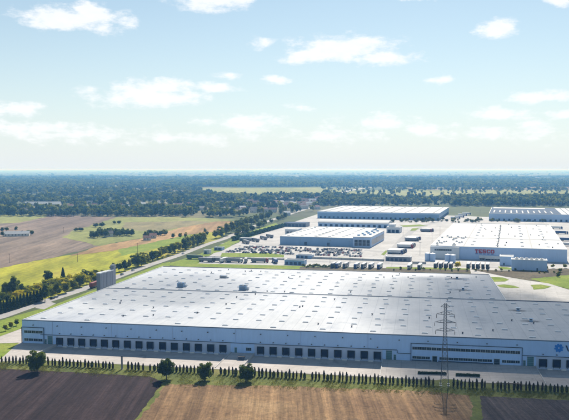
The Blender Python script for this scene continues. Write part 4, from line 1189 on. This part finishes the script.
# ------------------------------------------------------------------ woods as masses, wood edge as trees
rh = random.Random(23)
spots = [(x, y, 'in the wooded village left of the park') for x, y in ((95, 207), (100, 208.5), (82, 205), (90, 204), (135, 205), (141, 206), (157, 205), (163, 207), (178, 207), (184, 209), (121, 207.5), (127, 209), (170, 203), (190, 205), (70, 208), (111, 204))]
spots += [(280 + rh.uniform(0, 40), 199 + rh.uniform(0, 17), 'in the village beside the far blue hall') for _ in range(34)]
spots += [(200 + rh.uniform(0, 78), 199 + rh.uniform(0, 14), 'among the trees behind the avenue') for _ in range(22)]
spots = [(x, y - 6 if (y > 213 - (x - 285) * .25 and x > 296) else y, w_) for x, y, w_ in spots]
clear = [(G(x, y).x, G(x, y).y) for x, y, _ in spots] + [tuple(G(23, 212.5)[:2])] + [tuple(G(43 + q, 206)[:2]) for q in (-16, -10, -5, 0, 5, 10, 16)]
def in_clearing(X, Y):
    for cx, cy in clear:
        if abs(X - cx * Y / cy) < 15 and -75 < Y - cy < 16: return True
    return False
def wood_point(x, y):
    """how densely trees stand on the ground seen at this photo pixel"""
    if y > 217.5 or y < 169.4: return 0
    if x < 185:
        if y > 216.6: return 0
        if 185 < y: 
            n = math.sin(x * .11 + y * .9) + math.sin(x * .043 - y * .5)
            return .8 if y > 212 else (.42 if n > -.2 else .06)
    elif x < 322:
        if y > 221 - (x - 185) * .075: return 0
        if 187 < y < 196.6 and x > 195 - (y - 188) * -3: return .0
        if y > 196: return .55 if math.sin(x * .23 + y) + math.sin(x * .09 - y * .7) > -.4 else .12
    else:
        if y > 206.4: return 0
        if x < 346 and y > 196.5: return .8
        if x < 375 and y > 198.5: return .8
        if x > 452 and y > 198.3: return 1.0
        if y > 199: return .3
        if y > 187.2: return .03 if x < 400 else (.22 if 189.8 < y < 190.6 else .02)
    # far belts
    if 181.5 < y <= 187.6:
        if x > 180: return .95 if (x < 310 or 398 < x < 523) else .45
        return .75
    n = math.sin(x * .021 + y * 2.1) + math.sin(x * .053 - y * 1.3) + math.sin(x * .009 + y * 3.7)
    return .5 if n > .5 else .05
edge_pts, mass_near, mass_far = [], [], []
rr = random.Random(17)
def sample(d0, d1, spacing, sink):
    d = d0
    while d < d1:
        half = d * (CX + 120) / FPX
        x = -half
        while x < half:
            X, Y = x + rr.uniform(-.5, .5) * spacing, d + rr.uniform(-.5, .5) * spacing
            px, py = proj(X, Y)
            if rr.random() < wood_point(px, py) and not (Y < 2600 and in_clearing(X, Y)): sink.append((X, Y))
            x += spacing
        d += spacing
sample(1150, 3600, 10.5, mass_near)
sample(3600, 8000, 23.0, mass_far)
d = 8000.0
while d < 40000:
    half = d * (CX + 120) / FPX
    for _ in range(int(half * 2 / 130)):
        X, Y = rr.uniform(-half, half), d * rr.uniform(1, 1.06)
        if rr.random() < wood_point(*proj(X, Y)) * .6: mass_far.append((X, Y))
    d *= 1.06
# the front row of the left wood: trees that can be told apart
edge = sorted((p for p in mass_near if p[1] < 1420 and -30 < proj(*p)[0] < 190), key=lambda p: p[1])[:150]
es = set(edge)
mass_near = [p for p in mass_near if p not in es]
for p in edge:
    px = proj(*p)[0]
    zone = 'behind the long white barn' if px < 50 else 'behind the brown field' if px < 110 else 'behind the lone field bushes' if px < 150 else 'right of the lone field bushes'
    plant('wood', 'wood_edge_tree', 'wood edge tree ' + zone, 'tree', p, rng.uniform(.75, 1.25), 'wood edge trees ' + zone, rng.uniform(.75, 1.2))
def mass(name, pts, protos, smin, smax, label):
    me = bpy.data.meshes.new(name); me.from_pydata([(x, y, 0) for x, y in pts], [], [])
    o = put(name, me); o['kind'] = 'stuff'; o['label'] = label; o['category'] = 'wood'
    coll = bpy.data.collections.new(name + '_kinds')
    for k, pm in enumerate(protos):
        q = bpy.data.objects.new('%s_kind' % name, pm); coll.objects.link(q)
    ng = bpy.data.node_groups.new(name, 'GeometryNodeTree')
    ng.interface.new_socket('Geometry', in_out='INPUT', socket_type='NodeSocketGeometry')
    ng.interface.new_socket('Geometry', in_out='OUTPUT', socket_type='NodeSocketGeometry')
    N, L = ng.nodes, ng.links
    gi, go = N.new('NodeGroupInput'), N.new('NodeGroupOutput')
    ip = N.new('GeometryNodeInstanceOnPoints'); ci = N.new('GeometryNodeCollectionInfo')
    ci.inputs['Collection'].default_value = coll; ci.inputs['Separate Children'].default_value = True; ci.inputs['Reset Children'].default_value = True
    ip.inputs['Pick Instance'].default_value = True
    rv = N.new('FunctionNodeRandomValue'); rv.data_type = 'FLOAT'; rv.inputs[2].default_value = smin; rv.inputs[3].default_value = smax
    rz = N.new('FunctionNodeRandomValue'); rz.data_type = 'FLOAT_VECTOR'; rz.inputs[0].default_value = (0, 0, 0); rz.inputs[1].default_value = (0, 0, 6.28); rz.inputs['Seed'].default_value = 5
    L.new(gi.outputs[0], ip.inputs['Points']); L.new(ci.outputs[0], ip.inputs['Instance'])
    L.new(rv.outputs[1], ip.inputs['Scale']); L.new(rz.outputs[0], ip.inputs['Rotation'])
    L.new(ip.outputs[0], go.inputs[0])
    md = o.modifiers.new('scatter', 'NODES'); md.node_group = ng
    return o
def wood_proto(seed, w, h, nclump, n, leaf, trunk=True):
    v, cen = round_crown(seed, w, h, .6, nclump, n, leaf)
    me = card_mesh('tree_mass', v, 'forest')
    return me
mass('forest', mass_near, [wood_proto(200 + k, 10 + k % 3, 12.5 + (k % 2) * 2, 16, 170, 1.5) for k in range(6)], .5, 1.3, 'broad belt of mixed woodland filling the middle distance')
def grove(seed):
    r_ = np.random.default_rng(seed); vs = []
    for q in range(9):
        v, _ = round_crown(seed * 31 + q, 11, 13, .4, 7, 45, 2.9)
        vs.append(v * np.array([1, 1, r_.uniform(.75, 1.15)]) + np.array([r_.uniform(-19, 19), r_.uniform(-14, 14), 0]))
    return card_mesh('grove_mass', np.concatenate(vs), 'forest')
mass('distant_woodland', mass_far, [grove(300 + k) for k in range(5)], .8, 1.25, 'dark blue band of distant woodland under the horizon')
print('woods', len(mass_near), len(mass_far), 'edge', len(edge))

# weeds on the near field margin
def weeds():
    r_ = np.random.default_rng(12); n = 48000
    px = r_.uniform(-8, 577, n)
    y0 = 363.4 + 30.2 * px / 569
    y1 = np.where(px < 150, 369 + 8 * px / 150, np.where(px < 165, 383, 384.5 + (px - 165) * .035))
    y1 = np.maximum(y1 + .8, y0 + 2.5)
    py = y0 + (y1 - y0) * r_.random(n) ** 1.3 + np.where(r_.random(n) < .25, np.abs(r_.normal(0, 1.6, n)), 0)
    cl = np.sin(px * .35) + np.sin(px * .13 + 2) + np.sin(px * .9 + py)
    keep = cl + r_.normal(0, .8, n) > .1
    P = np.array([tuple(G(a, b)) for a, b in zip(px[keep], py[keep])]); P[:, 2] = r_.uniform(.05, 1, len(P)) ** 1.6 * (.35 + .5 * (np.sin(px[keep] * .21) > .2))
    o = put('weeds', card_mesh('weeds', cards(P, .15, r_), 'weed')); o['kind'] = 'stuff'
    o['label'] = 'ragged weeds and tall grass along the near field margin'; o['category'] = 'weeds'
weeds()

# timber line poles in the left fields
for (px, py, h, lab) in ((9.5, 263, 8.5, 'timber line pole in the field at the far left'), (137.5, 253.5, 11, 'timber line pole rising over the avenue trees'), (63.5, 232.5, 7.5, 'timber line pole in the brown field right of the barn'), (77.5, 262, 8, 'timber line pole in the yellow green field')):
    p = G(px, py); t = thing('line_pole', lab, 'pole', (p.x, p.y, 0), -.6)
    m = MB(); m.cyl(0, 0, .17, -.2, h, 8, 0, .11); m.build('pole', 'wood', t)
    m = MB(); m.box(-1.1, 1.1, -.08, .08, h - .9, h - .72); m.build('crossarm', 'wood', t)
    for k in (-1, 0, 1):
        m = MB(); m.cyl(k * .95, 0, .06, h - .72, h - .45, 6); m.build('insulator', 'insul', t)
# ------------------------------------------------------------------ houses
def house(px, py, w, d, h, rot, label, roofm='tile_red', group=None, name='house'):
    p = G(px, py)
    t = thing(name, label, 'house', (p.x, p.y, 0), rot, group)
    m = MB(); m.extr([(-d / 2, 0), (d / 2, 0), (d / 2, h), (0, h + d * .32), (-d / 2, h)], -w / 2, w / 2); m.build('wall', 'render', t)
    m = MB(); e = .45
    z_e = h - e * .64
    for s in (-1, 1):
        m.hexa([(-w / 2 - e, s * (d / 2 + e), z_e + .03), (w / 2 + e, s * (d / 2 + e), z_e + .03), (w / 2 + e, 0, h + d * .32 + .03), (-w / 2 - e, 0, h + d * .32 + .03)],
               [(-w / 2 - e, s * (d / 2 + e), z_e + .25), (w / 2 + e, s * (d / 2 + e), z_e + .25), (w / 2 + e, 0, h + d * .32 + .25), (-w / 2 - e, 0, h + d * .32 + .25)])
    ro = m.build('roof', roofm, t)
    m = MB(); m.box(w * .2, w * .2 + .7, .4, 1.1, h + d * .2, h + d * .32 + 1.2); m.build('chimney', 'tile_red', ro)
    for k in range(max(2, int(w // 4))):
        m = MB(); x = -w / 2 + 1.2 + k * (w - 2) / max(2, int(w // 4)); m.box(x, x + 1.2, -d / 2 - .06, -d / 2 - .003, h * .35, h * .35 + 1.3); m.build('window', 'glass', t)
    return t
house(17, 236, 30, 9, 3.2, math.radians(14), 'long low white barn in the brown field at the far left', 'roof2', None, 'barn')
house(108.5, 236.6, 11, 9, 4.5, .3, 'pale farmhouse half hidden in the long clump of trees', 'tile_grey', None, 'farmhouse')
house(147, 240.2, 9, 7, 3.4, .25, 'small pale house with red roof at the field edge', 'tile_red', None, 'farmhouse')
house(153, 238.2, 8, 7, 4, .2, 'red roofed barn behind the small pale house', 'tile_red', None, 'barn')
house(43, 206, 80, 16, 5, .06, 'long pale greenhouse hall in the wood behind the fields', 'roof2', None, 'greenhouse')
house(23, 212.5, 12, 9, 6, .3, 'pale house in front of the wood behind the barn', 'tile_grey', None)
for i, (x, y, where) in enumerate(spots):
    red = rh.random() < .5
    wide = rh.random() < .4
    lab = '%s %s roofed house %s' % ('wide' if wide else 'small', 'red' if red else 'grey', where)
    house(x, y, rh.uniform(14, 20) if wide else rh.uniform(9, 13), rh.uniform(8, 11), rh.uniform(3.5, 6.5), rh.uniform(-.6, .6), lab, 'tile_red' if red else ('tile_grey' if rh.random() < .5 else 'roof2'), lab.replace('house', 'houses'))
# the far town: pale specks too small to count
def town():
    m = MB(); r_ = random.Random(31)
    for _ in range(1500):
        py = 169.9 + (r_.random() ** 1.3) * 16; px = r_.uniform(-60, 630)
        if 181.5 < py and px > 170: continue
        c = math.sin(px * .03 + py) + math.sin(px * .011 - py * .7 + 1)
        if c < .1: continue
        p = G(px, py); w, d, h = r_.uniform(8, 22), r_.uniform(8, 14), r_.uniform(6, 13)
        k = max(1.0, p.y / 9000); w *= k
        m.box(p.x - w, p.x + w, p.y, p.y + d, 0, h)
        m.hexa([(p.x - w, p.y, h), (p.x + w, p.y, h), (p.x + w, p.y + d, h), (p.x - w, p.y + d, h)], [(p.x - w, p.y + d * .5, h + 3), (p.x + w, p.y + d * .5, h + 3), (p.x + w, p.y + d * .5 + .2, h + 3), (p.x - w, p.y + d * .5 + .2, h + 3)], 1)
    o = m.build('distant_town', ['render', 'tile_grey']); o['kind'] = 'stuff'; o['label'] = 'scattered pale houses of the far town under the horizon'; o['category'] = 'town'
town()

# ------------------------------------------------------------------ cars and trucks
CARCOL = {'white': (.70, .70, .70), 'silver': (.36, .37, .39), 'black': (.012, .012, .014), 'dark grey': (.05, .052, .056), 'red': (.30, .02, .02), 'blue': (.03, .06, .20)}
for k_, c_ in CARCOL.items():
    m_ = plain('car_paint_' + k_.replace(' ', '_'), c_, .25, var=.03); M['car_' + k_] = m_
def car_mesh(col):
    m = MB()
    m.extr([(-2.1, .28), (2.1, .28), (2.16, .6), (2.0, .84), (1.15, .94), (-1.35, .98), (-2.05, .92), (-2.16, .6)], -.88, .88, 0)
    m.hexa([(-.84, -1.9, .96), (.84, -1.9, .96), (.84, 1.1, .93), (-.84, 1.1, .93)], [(-.64, -1.35, 1.44), (.64, -1.35, 1.44), (.64, .35, 1.46), (-.64, .35, 1.46)], 1)
    m.box(-.63, .63, -1.33, .33, 1.465, 1.50, 0)
    for sx in (-1, 1):
        for y in (-1.3, 1.35): m.bar((sx * .90, y, .32), (sx * .68, y, .32), .32, 2, 10)
    return m.mesh('parked_car', ['car_' + col, 'glass', 'tyre'])
CARS = {c: car_mesh(c) for c in CARCOL}
rows = 0
pc0 = G(226.5, 252.3)
ex, ny = Vector((math.cos(TH2), -math.sin(TH2), 0)), Vector((math.sin(TH2), math.cos(TH2), 0))
row_names = ('front row', 'second row', 'third row', 'fourth row', 'fifth row', 'back row')
ncar = 0
for i, off in enumerate((0, 9, 23, 32, 47, 56)):
    nrow = 0
    for j in range(54):
        p = pc0 + ex * (j * 2.62 + off * .05) + ny * (off + 1.0)
        px, py = proj(p.x, p.y)
        lo_x = 225.5 + (252.5 - py) * 1.9
        if px < lo_x or px > 362 or not (244.8 < py < 257): continue
        if 294 < px < 313 and py > 253: continue
        if rng.random() < .32: continue
        c = rng.choices(list(CARCOL), (30, 24, 18, 14, 8, 6))[0]
        o = put('parked_car', CARS[c], None, (p.x + rng.uniform(-.2, .2), p.y + rng.uniform(-.4, .4), .085), -TH2 + rng.uniform(-.04, .04) + (math.pi if rng.random() < .4 else 0))
        nrow += 1
        tag(o, '%s car, %s from the left in the %s of the car park' % (c, nth(nrow), row_names[i]), 'car', 'cars in the ' + row_names[i]); ncar += 1
# cars on the country road
for (px, py, c, lab) in ((133, 270.8, 'white', 'white car driving on the country road beside the dark tree'), (122, 275, 'silver', 'silver car driving on the road right of the grey tower'), (52.5, 299, 'dark grey', 'dark car on the road by the yellowing shrubs'), (183, 254, 'white', 'white car on the road under the avenue')):
    p = G(px, py); o = put('car', CARS[c], None, (p.x, p.y, .065), -TH); tag(o, lab, 'car')
TR = {}
M['box_white'] = M['white']; M['box_grey'] = plain('grey_trailer', (.25, .26, .28), .5); M['box_blue'] = plain('blue_trailer', (.07, .12, .26), .5); M['box_red'] = plain('red_trailer', (.24, .045, .04), .5); M['box_green'] = plain('green_trailer', (.09, .15, .11), .5)
def truck_meshes(mat):
    a = MB(); a.box(-1.27, 1.27, -7.2, 6.2, 1.25, 3.95); 
    for y in range(-7, 7): a.box(-1.29, -1.272, y - .04, y + .04, 1.3, 3.9); a.box(1.272, 1.29, y - .04, y + .04, 1.3, 3.9)
    c = MB(); c.extr([(6.6, .5), (8.75, .5), (8.85, 1.5), (8.6, 3.0), (8.2, 3.65), (6.6, 3.75)], -1.22, 1.22, 0)
    c.hexa([(-1.1, 8.79, 1.75), (1.1, 8.79, 1.75), (1.1, 8.86, 1.75), (-1.1, 8.86, 1.75)], [(-1.05, 8.58, 2.9), (1.05, 8.58, 2.9), (1.05, 8.68, 2.9), (-1.05, 8.68, 2.9)], 1)
    for s in (-1, 1): c.box(min(s * 1.225, s * 1.24), max(s * 1.225, s * 1.24), 7.2, 8.3, 1.8, 2.8, 1)
    h = MB(); h.box(-.5, .5, -7, 8.4, .75, 1.24)
    for y in (-5.8, -4.5, -3.2, 5.2, 7.9):
        for s in (-1, 1): h.bar((s * 1.2, y, .5), (s * .85, y, .5), .5, 1, 10)
    return a.mesh('trailer', [mat]), h.mesh('chassis', ['lamp', 'tyre'])
cabs = {}
for nm, mt in (('white', 'white'), ('red', 'car_red'), ('blue', 'car_blue'), ('dark', 'car_dark grey')):
    c = MB(); c.extr([(6.6, .5), (8.75, .5), (8.85, 1.5), (8.6, 3.0), (8.2, 3.65), (6.6, 3.75)], -1.22, 1.22, 0)
    c.hexa([(-1.1, 8.79, 1.75), (1.1, 8.79, 1.75), (1.1, 8.86, 1.75), (-1.1, 8.86, 1.75)], [(-1.05, 8.58, 2.9), (1.05, 8.58, 2.9), (1.05, 8.68, 2.9), (-1.05, 8.68, 2.9)], 1)
    for s in (-1, 1): c.box(min(s * 1.225, s * 1.24), max(s * 1.225, s * 1.24), 7.2, 8.3, 1.8, 2.8, 1)
    cabs[nm] = c.mesh('cab', [mt, 'glass'])
for k_ in ('white', 'grey', 'blue', 'red', 'green'): TR[k_] = truck_meshes('box_' + k_)
def truck(px, py, rz, box, cab, label, group=None):
    p = G(px, py)
    t = thing('semi_truck', label, 'truck', (p.x, p.y, .10), rz, group)
    put('trailer', TR[box][0], t); put('chassis', TR[box][1], t)
    if cab: put('cab', cabs[cab], t)
    return t
AL = -TH2 - math.pi / 2      # lying along the hall fronts, cab to the right
truck(95, 287.2, -TH + .02, 'red', 'white', 'red trailer truck on the road behind the grey tower')
pos = [(194, 259.2, 'green', 'dark', AL, 'green trailer truck first in the row behind the big roof'), (206, 261.8, 'grey', 'dark', AL, 'grey trailer truck second in the row behind the big roof'), (214.5, 261.8, 'grey', 'dark', AL + .1, 'grey trailer truck third in the row behind the big roof'),
       (224, 262, 'white', 'dark', -TH2, 'white trailer truck seen from behind, fourth in the row'), (233.5, 262.4, 'grey', 'white', AL, 'grey trailer truck with white cab in the row behind the roof'), (246, 262.2, 'grey', 'dark', -TH2 + .3, 'grey truck standing askew in the row behind the roof'),
       (259, 262.4, 'grey', 'red', AL + .15, 'grey trailer truck with red cab in the row behind the roof'), (275, 262.8, 'blue', 'dark', -TH2 + .5, 'blue trailer truck standing askew left of the slate shed')]
for a in pos: truck(a[0], a[1], a[4], a[2], a[3], a[5], 'trucks behind the big roof')
for i, (px, py) in enumerate(((334, 267), (338.5, 267), (346, 267.2), (357, 267.6), (364, 267.7), (371.5, 267.8), (380, 268), (410, 268.3), (420, 268.4))):
    truck(px, py, -TH2 + math.pi, rng.choice(('white', 'grey', 'white')), rng.choice(('dark', 'blue', 'white')), 'truck number %s from the left in the spaced line behind the big roof' % ('one', 'two', 'three', 'four', 'five', 'six', 'seven', 'eight', 'nine')[i], 'spaced line of trucks')
for i, (px, py, n) in enumerate(((395, 253.8, 5), (404, 248.0, 6), (411, 241.0, 6), (426, 231.8, 5))):
    nm = ('nearest', 'second', 'third', 'farthest')[i]
    for q in range(n):
        p = G(px, py) + ny * (q * 3.9) + ex * rng.uniform(-1.5, 1.5)
        x_, y_ = proj(p.x, p.y)
        truck(x_, y_, AL, rng.choice(('white', 'white', 'grey')), rng.choice(('dark', 'blue', 'red', 'dark')), 'truck %s from the front in the %s block of the truck yard' % (('first', 'second', 'third', 'fourth', 'fifth', 'sixth')[q], nm), '%s block of trucks' % nm)
for i in range(5):
    px = 468.5 + i * 4.8
    truck(px, 267.3 + i * .12, -TH2 + math.pi + rng.uniform(-.03, .03), 'white', 'dark', '%s white trailer truck in the row below the red letters' % ('leftmost', 'second', 'middle', 'fourth', 'rightmost')[i], 'white trucks below the red letters')
for i, (px, py) in enumerate(((436, 267.0), (441, 267.1), (446, 267.2), (451, 267.3))):
    truck(px, py, -TH2 + math.pi, 'grey', 'dark', '%s grey trailer truck in the row below the tanks' % ('leftmost', 'second', 'third', 'rightmost')[i], 'grey trucks below the tanks')
for i, (px, py) in enumerate(((487, 259.8), (493, 260.3))):
    truck(px, py, AL, 'white', 'red', '%s red cabbed truck against the lettered front' % ('left', 'right')[i], 'trucks against the lettered front')
for i, (px, py) in enumerate(((566, 241), (565, 246), (561, 234), (556, 229))):
    truck(px, py, AL, ('blue', 'white', 'blue', 'white')[i], 'blue', '%s truck along the right side of the lettered warehouse' % ('second', 'nearest', 'third', 'farthest')[i], 'trucks right of the lettered warehouse')
for i, (px, py, w_) in enumerate(((246, 243.5, 0), (256, 241.6, 0), (264, 239.4, 0), (270, 237.6, 0))):
    truck(px, py, AL + 2.35, 'grey', 'dark', '%s grey truck in the slanting line beside the dark hedge' % ('nearest', 'second', 'third', 'farthest')[i], 'slanting line of trucks')
for i, (px, py) in enumerate(((455, 219), (459, 217.6), (462, 216), (466, 214.6))):
    truck(px, py, AL, 'white', 'blue', '%s truck beside the right end of the far blue hall' % ('nearest', 'second', 'third', 'farthest')[i], 'trucks beside the far blue hall')
print('cars', ncar)
def long_wall(px0, py0, px1, py1, h, label, mat='kerb'):
    a, b = G(px0, py0), G(px1, py1); L_ = (b - a).length
    t = thing('boundary_wall', label, 'wall', (a.x, a.y, .05), math.atan2(b.y - a.y, b.x - a.x))
    n = max(2, int(L_ / 9))
    m = MB(); m.box(0, L_, -.12, .12, 0, h); m.build('panel', mat, t)
    for k in range(n + 1):
        m = MB(); m.box(L_ * k / n - .2, L_ * k / n + .2, -.22, .22, 0, h + .25); m.build('post', 'roof_line', t)
long_wall(311, 258.6, 384, 261.2, 1.7, 'beige boundary wall between car park and spaced trucks', 'kerb')
long_wall(205, 257.6, 284, 259.9, 1.3, 'low grey wall behind the row of parked trucks')
long_wall(412, 263.5, 426, 263.9, 1.8, 'short grey wall right of the mauve shed')
mm = MB(); mm.cyl(0, 0, .14, 0, 11.5, 6, 0, .07); mm = mm.mesh('mast', 'steel')
hm = MB(); hm.box(-1.3, 1.3, -.18, .18, 11.5, 11.75); hm = hm.mesh('lamp_head', 'lamp')
for i, (px, py) in enumerate(((240, 257.5), (262, 258), (300, 262.5), (330, 263), (350, 263.6), (392, 265), (403, 236), (420, 254), (432, 243), (440, 236), (300, 250), (330, 251.5), (350, 252.5), (470, 213.5), (480, 217))):
    p = G(px, py); t = thing('lamp_mast', 'slim yard lamp mast, %s from the left in the logistics park' % nth(1 + sorted(q for q in (240, 262, 300, 330, 350, 392, 403, 420, 432, 440, 300.5, 330.5, 350.5, 470, 480)).index(px if i < 10 or i > 12 else px + .5)), 'lamp mast', (p.x, p.y, .05), -TH2, 'yard lamp masts')
    put('mast', mm, t); put('lamp_head', hm, t)

# ------------------------------------------------------------------ air between here and the horizon
def haze():
    m = MB(); m.box(-72000, 72000, -3000, 72000, -2.5, 90.0)
    o = m.build('haze', [bpy.data.materials.new('haze_air')]); o['kind'] = 'stuff'
    o['label'] = 'pale blue summer haze over the plain'; o['category'] = 'haze'
    mt = o.data.materials[0]; mt.use_nodes = True
    N, L = mt.node_tree.nodes, mt.node_tree.links
    N.remove(N['Principled BSDF'])
    v = N.new('ShaderNodeVolumePrincipled')
    v.inputs['Color'].default_value = (.20, .50, 1.0, 1)
    v.inputs['Absorption Color'].default_value = (1, 1, 1, 1)      # air scatters, it does not swallow light
    v.inputs['Density'].default_value = HAZE
    v.inputs['Anisotropy'].default_value = .12
    L.new(v.outputs[0], N['Material Output'].inputs['Volume'])
HAZE = 0.000145
haze()

# ------------------------------------------------------------------ fair-weather clouds overhead: thin enough to shade softly
def overhead_cloud(gx, gy, rx, ry, thick, dens, alt, seed):
    k = alt / math.tan(SUN_EL)
    c = Vector((gx + k * math.sin(SUN_AZ), gy + k * math.cos(SUN_AZ), alt))
    bm = bmesh.new(); bmesh.ops.create_icosphere(bm, subdivisions=5, radius=1.0)
    from mathutils import noise as mn
    for v in bm.verts:
        p = v.co.normalized()
        f = 1 + .36 * mn.fractal(p * 1.7 + Vector((seed, 0, 0)), 1.0, 2.0, 4)
        v.co = Vector((p.x * rx * f, p.y * ry * f, p.z * thick * (f if p.z > 0 else .5)))
    me = bpy.data.meshes.new('cumulus_cloud'); bm.to_mesh(me); bm.free()
    mt = bpy.data.materials.new('cloud_vapour'); mt.use_nodes = True
    N, L = mt.node_tree.nodes, mt.node_tree.links
    N.remove(N['Principled BSDF'])
    vp = N.new('ShaderNodeVolumePrincipled'); vp.inputs['Color'].default_value = (1, 1, 1, 1); vp.inputs['Density'].default_value = dens; vp.inputs['Anisotropy'].default_value = .6
    L.new(vp.outputs[0], N['Material Output'].inputs['Volume'])
    me.materials.append(mt)
    o = put('clouds', me, None, c); o['kind'] = 'stuff'; o['label'] = 'fair weather cumulus cloud drifting overhead'; o['category'] = 'cloud'
overhead_cloud(128, 330, 90, 190, 44, .0185, 900, 3.3)
overhead_cloud(-70, 445, 50, 60, 26, .008, 900, 7.0)

# look-alikes are told apart by their place in the row
def single_out():
    same = {}
    for o in C.objects:
        if o.parent is None and 'category' in o.keys() and o.get('kind') is None: same.setdefault(o['label'], []).append(o)
    for lab, os_ in same.items():
        if len(os_) < 2 or len(os_) > 99: continue
        for k, o in enumerate(sorted(os_, key=lambda q: proj(q.location.x, q.location.y)[0])):
            o['label'] = lab + ', %s from left' % nth(k + 1)
single_out()
